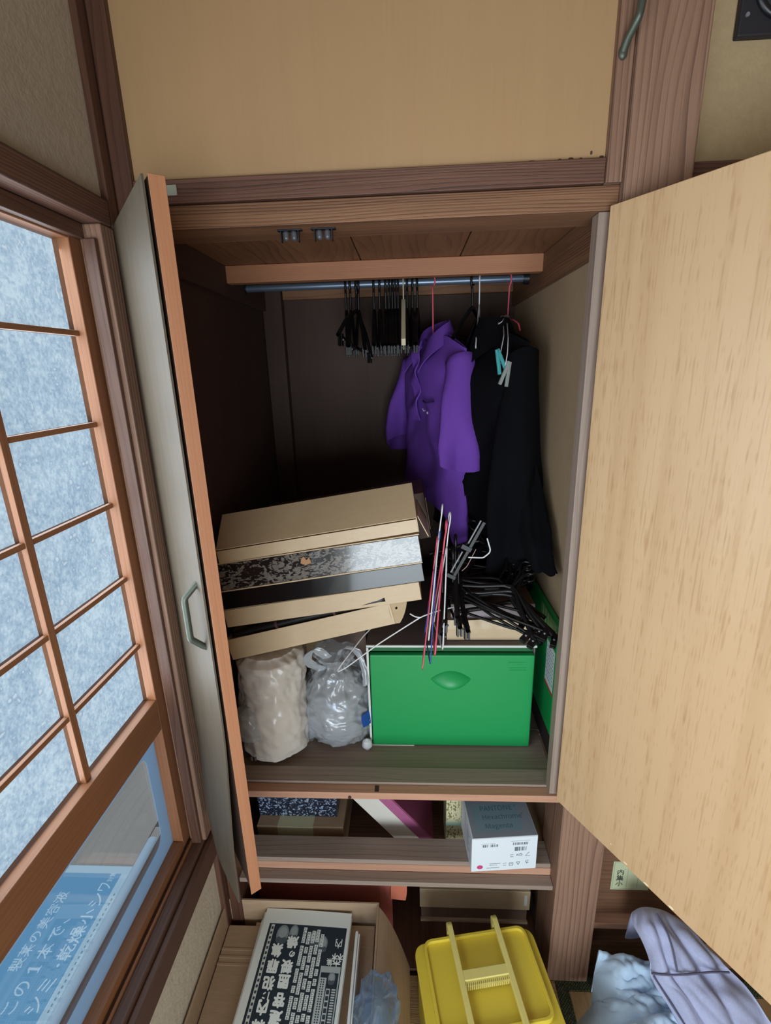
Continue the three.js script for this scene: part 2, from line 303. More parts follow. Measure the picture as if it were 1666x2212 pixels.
const clear = new THREE.MeshPhysicalMaterial({ color: 0xffffff, roughness: 0.02, transmission: 1, thickness: 0, ior: 1.5 });
for (const x of [-0.46, 0.12]) part(w2, 'glass_pane', bx(x, x + 0.54, 0.16, 1.42, 2.39, 2.393, 0), clear);

// posts and lintels
let trimNo = 0;
const trim = (g, m) => fixed('trim_' + (++trimNo), g, m);
trim(bar(-0.60, -0.50, 0, 2.5, -0.12, 0.026, W.dark, 0.003, 'y'), W.dark);                     // corner post, side of the window
trim(bar(-0.498, -0.466, 0, 2.5, -0.12, 0.006, W.dark, 0.003, 'y'), W.dark);                   // corner post, side of the closet
trim(bar(-0.54, -0.499, 0.53, 1.842, 0.0265, 0.064, W.post, 0.004, 'y'), W.post); trim(bar(-0.530, -0.508, 0.533, 1.8175, 0.0645, 0.074, W.dark, 0.002, 'y'), W.dark);              // window jamb
trim(bar(-0.466, 0.322, 1.881, 1.918, -0.06, 0.004, W.lintel, 0.002), W.lintel);               // upper lintel
trim(bar(-0.466, 0.349, 1.842, 1.8795, -0.094, 0.0, W.beam, 0.002), W.beam);                   // lower lintel
trim(bar(0.3225, 0.3488, 1.8805, 2.5, -0.05, 0.007, W.post, 0.002, 'y'), W.post);              // stile beside the upper cupboard
trim(bar(0.349, 0.457, 0, 2.5, -0.115, 0.014, W.post, 0.003, 'y'), W.post);                    // right post
trim(bar(0.3185, 0.3475, 0.62, 1.8415, -0.032, -0.001, W.grey, 0.002, 'y'), W.grey);           // right jamb in the opening
trim(bar(-0.66, -0.497, 1.842, 1.882, 0.034, 2.3, W.lintel, 0.003), W.lintel);                 // rail above the window
trim(bar(-0.60, -0.53, 1.818, 1.8415, 0.034, 2.3, W.dark, 0.002), W.dark);                     // grooved head of the window
trim(bar(-0.62, -0.506, 0.505, 0.532, -0.0, 2.3, W.dark, 0.003), W.dark);                      // sill with its tracks
trim(bar(-0.506, -0.490, 0.462, 0.522, 0.008, 2.3, W.dark, 0.003), W.dark);                    // face of the sill
trim(bar(-0.535, -0.53, 0.532, 0.538, 0.034, 2.3, W.shoji, 0.001), W.shoji);                   // track

// window 1: two sliding paper sashes with a glass light below
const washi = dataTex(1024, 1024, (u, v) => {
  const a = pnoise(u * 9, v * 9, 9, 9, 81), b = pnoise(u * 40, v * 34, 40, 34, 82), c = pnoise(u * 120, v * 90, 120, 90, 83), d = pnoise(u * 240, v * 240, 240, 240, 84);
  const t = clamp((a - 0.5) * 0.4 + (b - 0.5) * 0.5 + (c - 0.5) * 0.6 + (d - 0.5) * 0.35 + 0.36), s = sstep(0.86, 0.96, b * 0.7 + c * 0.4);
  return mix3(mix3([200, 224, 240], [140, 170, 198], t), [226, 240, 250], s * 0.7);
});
M.washi = new THREE.MeshStandardMaterial({ map: washi, color: srgb(120, 120, 124), emissive: new THREE.Color(1, 1, 1), emissiveMap: washi, emissiveIntensity: 0.84, roughness: 0.9, side: THREE.DoubleSide });  // daylight coming through the paper, put in as its own glow
SCALE.set(M.washi, [0.42, 0.42]);
M.frost = new THREE.MeshPhysicalMaterial({ color: srgb(196, 224, 246), roughness: 0.9, transmission: 0.75, thickness: 0, side: THREE.DoubleSide });
const win = setting('window_1');
function sash(z0, dx, name) {                                         // z0: the edge of the paper nearest the closet
  const X = -0.570 + dx, F = -0.542 + dx, ys = [0.945, 1.074, 1.222, 1.371, 1.520, 1.672, 1.815], zs = [0, 1, 2, 3, 4].map((k) => z0 + k * 0.208);
  for (const [a, b] of [[z0 - 0.064, z0], [zs[4], zs[4] + 0.05]]) part(win, 'stile', bar(X - 0.008, F, 0.535, 1.835, a, b, W.shoji, 0.002), W.shoji);
  part(win, 'rail', bar(X - 0.008, F, 1.815, 1.835, z0, zs[4], W.shoji, 0.002), W.shoji);
  part(win, 'rail', bar(X - 0.008, F, 0.870, 0.945, z0, zs[4], W.shoji, 0.002), W.shoji);
  part(win, 'rail', bar(X - 0.008, F, 0.533, 0.556, z0, zs[4], W.shoji, 0.002), W.shoji);
  for (let j = 1; j < 6; j++) part(win, 'muntin', bar(X + 0.002, X + 0.016, ys[j] - 0.0045, ys[j] + 0.0045, z0, zs[4], W.shoji, 0.001), W.shoji);
  for (let k = 1; k < 4; k++) part(win, 'muntin', bar(X + 0.0015, X + 0.018, 0.945, 1.815, zs[k] - 0.007, zs[k] + 0.007, W.shoji, 0.001), W.shoji);
  for (let j = 0; j < 6; j++) for (let k = 0; k < 4; k++) {
    const g = bx(X - 0.001, X, ys[j], ys[j + 1], zs[k], zs[k + 1], 0); part(win, 'paper_pane', uvBox(g, 'z', SCALE.get(M.washi)), M.washi);
  }
  // frosted border with rounded inner corners, clear glass inside
  const sh = new THREE.Shape(); const a = z0, b = zs[4], c = 0.556, d = 0.870;
  sh.moveTo(-a, c); sh.lineTo(-b, c); sh.lineTo(-b, d); sh.lineTo(-a, d); sh.closePath();
  const h = new THREE.Path(), r = 0.03, ia = -(z0 + 0.036), ib = -(zs[4] - 0.036), ic = 0.600, id = 0.836;
  h.moveTo(ia - r, ic); h.quadraticCurveTo(ia, ic, ia, ic + r); h.lineTo(ia, id - r); h.quadraticCurveTo(ia, id, ia - r, id); h.lineTo(ib + r, id); h.quadraticCurveTo(ib, id, ib, id - r); h.lineTo(ib, ic + r); h.quadraticCurveTo(ib, ic, ib + r, ic); h.closePath();
  sh.holes.push(h);
  const fr = new THREE.ExtrudeGeometry(sh, { depth: 0.0006, bevelEnabled: false, curveSegments: 8 }); fr.rotateY(Math.PI / 2); fr.translate(X + 0.0036, 0, 0);
  part(win, 'frosted_border', fr, M.frost);
  part(win, 'glass_pane', bx(X, X + 0.003, 0.556, 0.870, a, b, 0), clear);
}
sash(0.088, 0); sash(1.01, -0.03);
// ledge outside the window, and an added wall beyond it
fixed('trim_ledge', bar(-1.15, -0.665, 0.46, 0.495, -0.95, 2.3, W.board, 0.002), W.board);
fixed('trim_ledge_inner', bar(-0.664, -0.62, 0.46, 0.495, 0, 2.3, W.board, 0.002), W.board);
fixed('added_wall_outside', bar(-1.20, -1.15, 0.40, 1.30, -1.0, 2.4, W.board, 0.002), W.board);  // added backdrop, keeps bright sky out of the clear pane

// closet carcass
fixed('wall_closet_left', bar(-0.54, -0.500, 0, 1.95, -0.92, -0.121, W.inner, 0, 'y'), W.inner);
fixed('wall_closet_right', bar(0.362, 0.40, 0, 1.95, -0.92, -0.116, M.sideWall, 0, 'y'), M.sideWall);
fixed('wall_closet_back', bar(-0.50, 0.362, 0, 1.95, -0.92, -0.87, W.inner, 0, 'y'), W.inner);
const cc = setting('ceiling_closet');
part(cc, 'cover', bx(-0.5, 0.362, 1.892, 1.95, -0.87, -0.061, 0), std([60, 44, 36], 0.9));
{ const xs = [-0.5, -0.375, -0.124, 0.136, 0.362]; for (let i = 0; i < 4; i++) part(cc, 'plank', bar(xs[i] + 0.0012, xs[i + 1] - 0.0012, 1.876, 1.891, -0.87, -0.062, W.ceiling, 0.002, 'z'), W.ceiling); }
trim(bar(-0.49, 0.350, 1.832, 1.8755, -0.50, -0.47, W.orange, 0.002), W.orange);               // batten across the ceiling
trim(bar(0.350, 0.3618, 1.793, 1.8755, -0.868, -0.117, W.beam, 0.002), W.beam);                // rail on the right side
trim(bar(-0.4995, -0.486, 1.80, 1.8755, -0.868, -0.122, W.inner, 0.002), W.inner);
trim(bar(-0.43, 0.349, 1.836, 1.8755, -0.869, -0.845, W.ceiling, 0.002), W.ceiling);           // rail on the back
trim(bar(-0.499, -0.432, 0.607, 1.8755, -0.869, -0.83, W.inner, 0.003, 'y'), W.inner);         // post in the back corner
// upper floor and its sill
const uf = setting('floor_closet');
{ const zs = [-0.076, -0.23, -0.39, -0.55, -0.71, -0.869]; for (let i = 0; i < 5; i++) part(uf, 'plank', bar(i ? -0.4995 : -0.4655, i ? 0.3615 : 0.3485, 0.588, 0.606, zs[i + 1] + 0.0008, zs[i] - 0.0008, W.grey, 0.0015), W.grey); }
const s1 = setting('trim_sill_upper');
part(s1, 'front_board', bar(-0.4655, 0.3485, 0.595, 0.6145, -0.026, 0.0, W.pink, 0.0015), W.pink);
part(s1, 'back_board', bar(-0.4655, 0.3485, 0.585, 0.6205, -0.075, -0.0265, W.grey, 0.0015), W.grey);
part(s1, 'notch', bx(-0.098, -0.088, 0.6135, 0.6152, -0.022, -0.004, 0.0003), std([66, 44, 34], 0.9));
part(s1, 'nail_head', new THREE.CylinderGeometry(0.0042, 0.0042, 0.003, 12).rotateX(Math.PI / 2).translate(-0.159, 0.601, 0.0002), std([60, 40, 36], 0.8));
const s2 = setting('trim_sill_lower');
part(s2, 'front_board', bar(-0.4655, 0.3485, 0.311, 0.3255, -0.029, 0.0, W.grey, 0.0015), W.grey);
part(s2, 'back_board', bar(-0.4655, 0.3485, 0.300, 0.3625, -0.094, -0.0295, W.grey, 0.0015), W.grey);
part(s2, 'riser', bar(-0.4655, 0.3485, 0.3262, 0.349, -0.0292, -0.0285, W.pink, 0), W.pink);
fixed('floor_closet_shelf', bar(-0.4655, 0.3485, 0.220, 0.236, -0.869, -0.0945, W.dark, 0.001), W.dark);
fixed('floor_closet_bottom', bar(-0.4655, 0.3485, -0.008, 0.004, -0.869, 0.0, W.dark, 0.001), W.dark);

// doors: right leaf swung wide open, left leaf half open
const d2 = setting('door_2', [0.330, 0, 0.0165]); local(d2); d2.rotation.y = -59 * Math.PI / 180;
part(d2, 'leaf', bar(0, 0.50, 0.622, 1.845, -0.020, 0, W.door, 0.0015, 'y'), W.door);
for (const [x, y, w, h] of [[0.18, 0.629, 0.010, 0.004], [0.225, 0.626, 0.012, 0.005], [0.275, 0.627, 0.012, 0.006], [0.145, 0.642, 0.003, 0.003]]) { const g = new THREE.SphereGeometry(0.5, 8, 6); g.scale(w, h, 0.0016); g.translate(x, y, 0); part(d2, 'chip', g, std([232, 208, 170], 0.8), 'pale chip in the lower edge'); }
const d1 = setting('door_1', [-0.50, 0, 0.02]); local(d1); d1.rotation.y = -52.2 * Math.PI / 180;
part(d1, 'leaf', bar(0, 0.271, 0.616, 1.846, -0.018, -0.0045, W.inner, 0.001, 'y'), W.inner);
part(d1, 'free_edge', bar(0.2712, 0.2735, 0.600, 1.8475, -0.0255, -0.0045, W.orange, 0.0008, 'y'), W.orange, 'orange brown edging strip');
part(d1, 'inner_face', bar(0, 0.271, 0.616, 1.846, -0.0255, -0.0185, W.orange, 0.001, 'y'), W.orange);
{ const rows = []; for (let j = 0; j <= 12; j++) { const y = lerp(1.846, 0.600, j / 12), k = sstep(1.05, 0.6, y); rows.push([0, 0.09, 0.18, 0.272].map((x, i) => [x - k * 0.01 * (i / 3), y - (i === 3 ? k * 0.015 : 0), 0.0005 + k * (0.004 + 0.018 * Math.sin((i / 3) * 2.4))])); }
  const g = sheet(rows, 18, 48, 0.003, (u, v, p) => [0, 0, v > 0.5 ? 0.002 * n3(u * 4, v * 9, 3) * sstep(0.5, 0.8, v) : 0]); part(d1, 'veneer', uvBox(g, 'y', SCALE.get(W.veneer)), W.veneer, 'yellowed veneer sheet peeling off at the bottom'); }
{ const pts = [[0.236, 1.268, 0.0], [0.236, 1.264, 0.006], [0.236, 1.250, 0.021], [0.236, 1.246, 0.0245], [0.236, 1.240, 0.0255], [0.236, 1.21, 0.0255], [0.236, 1.176, 0.0255], [0.236, 1.170, 0.0245], [0.236, 1.166, 0.021], [0.236, 1.150, 0.006], [0.236, 1.146, 0.0]];
  part(d1, 'handle', tube(pts, 0.0055, 40, 8), M.patina, 'grey green metal bow handle'); }
// ------------------------------------------------------------------ fittings
{ const t = local(thing('wall_vent', 'square black wall vent with a round ring, high on the right wall', 'vent', [0.575, 2.14, -0.028]));
  part(t, 'plate', bx(-0.066, 0.066, -0.066, 0.066, 0, 0.014, 0.003), std([34, 32, 38], 0.55));
  const ring = new THREE.TorusGeometry(0.046, 0.006, 10, 40); ring.translate(0, 0, 0.015); part(t, 'ring', ring, std([20, 19, 24], 0.35));
  const disc = new THREE.CylinderGeometry(0.042, 0.044, 0.006, 40).rotateX(Math.PI / 2).translate(0, 0, 0.016); part(t, 'disc', disc, std([46, 44, 52], 0.6));
  part(t, 'screw', new THREE.CylinderGeometry(0.003, 0.003, 0.003, 10).rotateX(Math.PI / 2).translate(-0.056, -0.04, 0.015), std([120, 116, 124], 0.4)); }
{ const y0 = 2.052, y1 = 2.25, t = thing('cupboard_handle', 'grey green metal bow handle on the stile above the closet opening', 'handle', [0.336, y0, 0.007]);
  part(t, 'bow', tube([[0.331, y0, 0.008], [0.333, y0 + 0.012, 0.018], [0.340, y0 + 0.030, 0.034], [0.344, y0 + 0.07, 0.038], [0.344, y1 - 0.07, 0.038], [0.340, y1 - 0.03, 0.034], [0.333, y1 - 0.012, 0.018], [0.331, y1, 0.008]], 0.006, 50, 9), M.patina);
  for (const y of [y0, y1]) part(t, 'foot', new THREE.SphereGeometry(1, 12, 8).scale(0.007, 0.010, 0.005).translate(0.331, y, 0.009), M.patina); }
single('catch_plate', 'small pale metal plate on the lintel above the half open left door', 'plate', bx(-0.409, -0.390, 1.893, 1.909, 0.004, 0.0065, 0.0008), std([178, 186, 172], 0.4, { metalness: 0.3 }), [-0.4, 1.9, 0.004]);
[['left', -0.209], ['right', -0.149]].forEach(([w, x]) => {
  const t = local(thing('roller_catch', `grey metal roller catch under the lintel, the ${w} one of the two`, 'catch', [x, 1.842, -0.028], 'roller catches under the lintel'));
  part(t, 'plate', bx(-0.022, 0.022, -0.0025, 0, -0.006, 0.006, 0.0008), M.darkMetal);
  for (const s of [-1, 1]) part(t, 'roller', new THREE.CapsuleGeometry(0.006, 0.006, 4, 12).translate(s * 0.0072, -0.010, 0), std([96, 98, 104], 0.4, { metalness: 0.4 }));
  for (const s of [-1, 1]) part(t, 'side_plate', bx(s * 0.0155 - 0.001, s * 0.0155 + 0.001, -0.02, -0.0026, -0.005, 0.005, 0), M.darkMetal);
});
single('paper_label', 'old cream paper label with handwriting, stuck on the planks beside the post', 'label', quad([0.508, 0.2755, -0.0333], [0.605, 0.2755, -0.0333], [0.605, 0.372, -0.0333], [0.508, 0.372, -0.0333]),
  canvasMat(256, 256, (c) => { c.fillStyle = '#b9bf9c'; c.fillRect(0, 0, 256, 256); c.strokeStyle = '#8b9476'; c.lineWidth = 3; c.strokeRect(10, 10, 236, 236); c.beginPath(); c.moveTo(104, 20); c.lineTo(104, 236); c.moveTo(176, 20); c.lineTo(176, 236); c.stroke(); [...'内集小'].forEach((g, i) => write(c, g, 28, 70 + i * 52, 54, '#3a3d30', 10)); }), [0.55, 0.2755, -0.0333]);

// ------------------------------------------------------------------ the rod and what hangs from it
const RZ = -0.63, RY = 1.842;
{ const t = thing('clothes_rod', 'blue grey metal clothes rod across the closet below the batten', 'rod', [-0.5, RY, RZ]);
  part(t, 'pole', cyl(0.0102, 0.0102, 0.848, 20).rotateZ(Math.PI / 2).translate(-0.068, RY, RZ), M.steelBlue);
  for (const x of [-0.491, 0.341]) part(t, 'socket', cyl(0.016, 0.018, 0.016, 20).rotateZ(Math.PI / 2).translate(x, RY, RZ), M.darkMetal); }
const hookPts = (r, drop) => { const a = []; for (let k = 0; k <= 10; k++) { const t = lerp(-0.35, 1.0, k / 10) * Math.PI; a.push([Math.cos(t) * r, Math.sin(t) * r + 0.001, 0]); } a.push([-r * 0.9, -r * 0.9, 0], [-r * 0.25, -r * 1.9, 0], [0, -drop, 0]); return a; };
// black moulded trouser hanger: hook, arms, bar, two clips
function plasticHanger(name, label, group, half = 0.15, drop = 0.165, m = M.blackPlastic, clips = true) {
  const t = local(thing(name, label, 'hanger', [0, 0, 0], group));
  part(t, 'hook', tube(hookPts(0.0135, 0.075), 0.0036, 40, 7), m);
  for (const s of [-1, 1]) part(t, 'arm', tube([[0, -0.074, 0], [s * 0.02, -0.083, 0], [s * half * 0.55, -0.118, 0], [s * half, -drop, 0]], 0.0056, 18, 8), m);
  part(t, 'crossbar', tube([[-half * 0.97, -drop + 0.004, 0], [0, -drop - 0.004, 0], [half * 0.97, -drop + 0.004, 0]], 0.0036, 12, 8), m);
  if (clips) for (const s of [-1, 1]) { part(t, 'clip', merge([bx(s * half * 0.86 - 0.007, s * half * 0.86 + 0.007, -drop - 0.024, -drop + 0.008, 0.0015, 0.0065, 0.001), bx(s * half * 0.86 - 0.007, s * half * 0.86 + 0.007, -drop - 0.024, -drop + 0.008, -0.0065, -0.0015, 0.001)]), m); part(t, 'clip_spring', new THREE.SphereGeometry(0.0028, 8, 6).translate(s * half * 0.86, -drop - 0.008, 0.007), M.springGrey, 'grey spring'); }
  return t;
}
function wireHanger(name, label, m, group, half = 0.19, r = 0.0017, drop = 0.185, neck = 0.07) {
  const t = local(thing(name, label, 'hanger', [0, 0, 0], group));
  part(t, 'hook', tube(hookPts(0.0125, neck), r, 40, 6), m);
  part(t, 'frame', tube([[0, -neck + 0.002, 0], [half * 0.5, -lerp(neck, drop, 0.45), 0], [half, -drop + 0.004, 0], [half - 0.004, -drop - 0.004, 0], [0, -drop - 0.003, 0], [-half + 0.004, -drop - 0.004, 0], [-half, -drop + 0.004, 0], [-half * 0.5, -lerp(neck, drop, 0.45), 0]], r, 70, 6, true), m);
  return t;
}
function pose(o, x, y, z, ry = 0, rx = 0, rz = 0) { o.position.set(x, y, z); o.rotation.set(rx, ry, rz, 'YXZ'); return o; }
function copyOf(o, label) { const c = o.clone(); c.name = numbered(o.name.replace(/_\d{3}$/, '')); if (label) c.userData = { ...o.userData, label }; scene.add(c); BASE.set(c, [0, 0, 0]); return c; }
const ORD = ['first', 'second', 'third', 'fourth', 'fifth', 'sixth', 'seventh', 'eighth', 'ninth', 'tenth', 'eleventh', 'twelfth', 'thirteenth', 'fourteenth'];
const RODGROUP = 'black hangers in the row on the rod';
const hang0 = plasticHanger('plastic_hanger', '', RODGROUP, 0.16, 0.178);
const rowX = [[-0.187, 90, 0], [-0.173, 84, 0], [-0.149, 98, 3], [-0.103, 88, 0], [-0.086, 93, 0], [-0.068, 90, 0], [-0.058, 91, 0], [-0.048, 89, 0], [-0.040, 90, 0], [-0.031, 92, 0], [-0.004, 88, 0], [0.011, 96, 0], [0.026, 86, 0]];
rowX.forEach(([x, ry, tilt], i) => { const label = `black plastic trouser hanger on the rod, the ${ORD[i]} of the row from the left`; const h = i ? copyOf(hang0, label) : hang0; h.userData.label = label; pose(h, x, RY, RZ, (ry - 90) * 0.6 * Math.PI / 180 + Math.atan2(1.56, x), 0, tilt * Math.PI / 180); });
{ const h = copyOf(hang0, 'black plastic hanger turned askew, its hook sticking out to the right below the rod'); delete h.userData.group; pose(h, -0.152, RY, RZ, 1.36, 0, -0.16); }
{ const t = local(thing('flat_hanger', 'ivory plastic strip hanger standing out among the black hangers', 'hanger', [-0.015, RY, RZ])); 
  part(t, 'hook', tube(hookPts(0.0125, 0.05), 0.0019, 36, 7).rotateY(Math.PI / 2), M.ivory);
  const s = new THREE.Shape(); s.moveTo(-0.17, -0.165); s.quadraticCurveTo(-0.02, -0.05, 0, -0.045); s.quadraticCurveTo(0.02, -0.05, 0.17, -0.165); s.lineTo(0.165, -0.18); s.quadraticCurveTo(0.03, -0.085, 0, -0.075); s.quadraticCurveTo(-0.03, -0.085, -0.165, -0.18); s.closePath();
  part(t, 'strip', new THREE.ExtrudeGeometry(s, { depth: 0.010, bevelEnabled: true, bevelSize: 0.001, bevelThickness: 0.001, bevelSegments: 1 }).translate(0, 0, -0.005).rotateY(Math.PI / 2), M.ivory); }
{ const h = plasticHanger('coat_hanger', 'single black coat hanger hanging between the purple shirt and the jacket', undefined, 0.15, 0.165, M.blackPlastic, false); pose(h, 0.189, RY, RZ, 1.10); }
{ const h = wireHanger('wire_hanger', 'white wire hanger hanging right of the black coat hanger', M.whiteWire, undefined, 0.17, 0.0021, 0.19); pose(h, 0.209, RY, RZ, 1.40); }

// a shirt or jacket on its hanger: x along the shoulders, z to the front
function bodyShape(o) {
  const rings = [], n = 72;
  for (let j = 0; j <= 40; j++) {
    const v = j / 40, ring = [], W0 = lerp(o.shoulder, o.hem, sstep(0, 1, v)) * (1 - 0.06 * Math.sin(v * Math.PI)), D = o.depth * sstep(0, 0.2, v) * (1 - 0.25 * v) + 0.008;
    for (let i = 0; i < n; i++) {
      const a = (i / n) * Math.PI * 2, ca = Math.cos(a), sa = Math.sin(a), x = Math.sign(ca) * Math.pow(Math.abs(ca), 0.75) * W0;
      const fold = (Math.sin(a * 5 + v * 2 + o.ph) * 0.5 + n3(a * 1.3 + o.ph, v * 3.4, 1.7) * 1.1) * o.fold * sstep(0.12, 0.7, v) + o.crease * (0.45 - Math.abs(n3(a * 1.8 + o.ph, v * 4.5 + ca, 7.3) * 2)) * sstep(0.1, 0.5, v);
      const y = -o.slope * Math.max(0, Math.abs(x) - 0.04) * (1 - sstep(0, 0.9, v) * 0.75) - o.length * v + (v > 0.55 ? o.tail(ca) * sstep(0.55, 1, v) : 0) - o.scoop * Math.max(0, sa) * Math.exp(-Math.pow(x / 0.045, 2)) * (1 - sstep(0, 0.2, v));
      ring.push([x + fold * 0.4 * ca, y, sa * D + fold * (0.3 + Math.abs(sa))]);
    }
    rings.push(ring);
  }
  return loft(rings, {});
}
function sleeveShape(s, o) {
  const rings = [], n = 30;
  for (let j = 0; j <= 18; j++) {
    const v = j / 18, cx = s * (lerp(o.shoulder - 0.035, o.shoulder + o.out, Math.pow(v, 0.8))), cy = -o.slope * o.shoulder - lerp(o.drop0, o.sleeve, v), rx = lerp(0.036, o.cuff[0], v), rz = lerp(0.042, o.cuff[1], sstep(0, 0.6, v)), ring = [];
    for (let i = 0; i < n; i++) { const a = (i / n) * Math.PI * 2, f = (o.fold + o.crease * 0.4) * (n3(a * 1.1 + s * 4, v * 3, o.ph) + 0.5 * Math.sin(a * 4 + v * 3)) * sstep(0.1, 0.8, v); ring.push([cx + Math.cos(a) * (rx + f), cy + Math.cos(a) * s * 0.02 * (1 - v) + s * Math.cos(a) * -0.030 * v, Math.sin(a) * (rz + f) + o.fwd * v]); }
    rings.push(ring);
  }
  const top = rings[0].map((p) => [p[0], p[1], p[2]]), c = [s * (o.shoulder - 0.02), -o.slope * o.shoulder + 0.004, 0];
  rings.unshift(top.map((p) => [lerp(p[0], c[0], 0.6), lerp(p[1], c[1], 0.75), p[2] * 0.45]));
  rings.unshift(top.map(() => c));
  return loft(rings, {});
}
{ const t = local(thing('polo_shirt', 'purple short sleeved polo shirt with breast pocket hanging on a pink hanger', 'shirt', [0.080, 1.706, RZ]));
  t.rotation.y = -66 * Math.PI / 180;
  const o = { shoulder: 0.185, hem: 0.20, crease: 0.006, scoop: 0.075, depth: 0.055, slope: 0.40, length: 0.52, fold: 0.012, ph: 2.2, tail: (c) => (c > 0.55 ? -0.12 * sstep(0.55, 1, c) : 0), out: 0.024, drop0: 0.012, sleeve: 0.285, cuff: [0.026, 0.068], fwd: 0.02 };
  part(t, 'body', bodyShape(o), M.purple);
  for (const s of [-1, 1]) part(t, 'sleeve', sleeveShape(s, o), M.purple);
  for (const s of [-1, 1]) {                                          // folded collar, one leaf each side
    const rows = []; for (let j = 0; j <= 4; j++) { const v = j / 4, row = []; for (let i = 0; i <= 8; i++) { const u = i / 8, a = lerp(-0.5 * Math.PI, 0.5 * Math.PI, u), R = lerp(0.05, 0.075, v); row.push([s * (Math.cos(a * 0.9) * R * 0.95 + v * u * u * 0.034), lerp(0.030, -0.018 - 0.100 * u * u, v) - 0.075 * u * u * (1 - v), Math.sin(a) * R * 0.8 + v * u * 0.022]); } rows.push(row); }
    part(t, 'collar', sheet(rows, 20, 10, 0.0025), M.purple);
  }
  { const rows = []; for (let j = 0; j <= 8; j++) { const y = lerp(-0.03, -0.26, j / 8); rows.push([-0.018, 0, 0.018].map((x) => [x + 0.008 * Math.sin(j * 1.6), y, 0.066 + 0.006 * Math.sin(j * 2.1 + x * 60) - (j === 0 ? 0.018 : 0)])); } part(t, 'placket', sheet(rows, 6, 30, 0.004), M.purple, 'wavy button placket'); }
  part(t, 'pocket_opening', tube([[0.055, -0.20, 0.069], [0.08, -0.205, 0.072], [0.115, -0.199, 0.064]], 0.003, 14, 6), std([52, 26, 92], 0.9), 'dark pocket edge');
  part(t, 'emblem', merge([tube([[0.066, -0.222, 0.0755], [0.074, -0.228, 0.076], [0.082, -0.226, 0.0755]], 0.0016, 10, 5), new THREE.SphereGeometry(0.004, 8, 6).scale(1.5, 1, 0.4).translate(0.092, -0.232, 0.073)]), std([206, 196, 226], 0.7), 'small white embroidered mark');
}
{ const h = wireHanger('wire_hanger', 'pink wire hanger carrying the purple shirt', M.pinkWire, undefined, 0.12, 0.0024, 0.205, 0.150); pose(h, 0.073, RY, RZ, -66 * Math.PI / 180); }
{ const t = local(thing('jacket', 'long black jacket hanging at the right end of the rod', 'jacket', [0.232, 1.705, RZ + 0.10]));
  t.rotation.y = -73 * Math.PI / 180;
  const o = { shoulder: 0.21, hem: 0.235, crease: 0.022, scoop: 0.03, depth: 0.085, slope: 0.30, length: 0.72, fold: 0.022, ph: 5.1, tail: (c) => 0.02 * c, out: 0.008, drop0: 0.02, sleeve: 0.56, cuff: [0.040, 0.068], fwd: 0.03 };
  part(t, 'body', bodyShape(o), M.blackCloth);
  for (const s of [-1, 1]) part(t, 'sleeve', sleeveShape(s, o), M.blackCloth);
  for (const s of [-1, 1]) { const rows = []; for (let j = 0; j <= 4; j++) { const v = j / 4, row = []; for (let i = 0; i <= 6; i++) { const u = i / 6, a = lerp(-0.5 * Math.PI, 0.45 * Math.PI, u), R = lerp(0.055, 0.085, v); row.push([s * Math.cos(a) * R, lerp(0.02, -0.02 - 0.10 * u * u, v), Math.sin(a) * R * 0.8 + v * u * 0.03]); } rows.push(row); } part(t, 'collar', sheet(rows, 16, 10, 0.003), M.blackCloth); }
  part(t, 'button', new THREE.CylinderGeometry(0.007, 0.007, 0.004, 14).rotateX(Math.PI / 2).translate(0.01, -0.30, 0.088), std([36, 36, 40], 0.3));
}
{ const t = thing('black_cloth', 'black garment hanging in loose folds below the jacket beside the right closet wall', 'clothing', [0.31, 1.05, -0.27]);
  part(t, 'fabric', sheet([[[0.240,1.470,-0.440],[0.262,1.490,-0.420],[0.285,1.500,-0.410],[0.306,1.490,-0.410]],[[0.246,1.320,-0.380],[0.276,1.330,-0.345],[0.306,1.335,-0.325],[0.330,1.320,-0.315]],[[0.262,1.218,-0.330],[0.288,1.220,-0.280],[0.322,1.217,-0.250],[0.338,1.214,-0.220]],[[0.284,1.149,-0.300],[0.300,1.159,-0.240],[0.324,1.161,-0.200],[0.335,1.167,-0.170]],[[0.307,1.085,-0.280],[0.322,1.097,-0.220],[0.336,1.108,-0.180],[0.344,1.126,-0.140]],], 30, 40, 0.004, (u, v) => { const f = 0.014 * (0.5 - Math.abs(n3(u * 4, v * 3, 3.3) * 2)) + 0.008 * Math.sin(u * 13 + v * 5); return [0, 0, f]; }), M.blackCloth); }
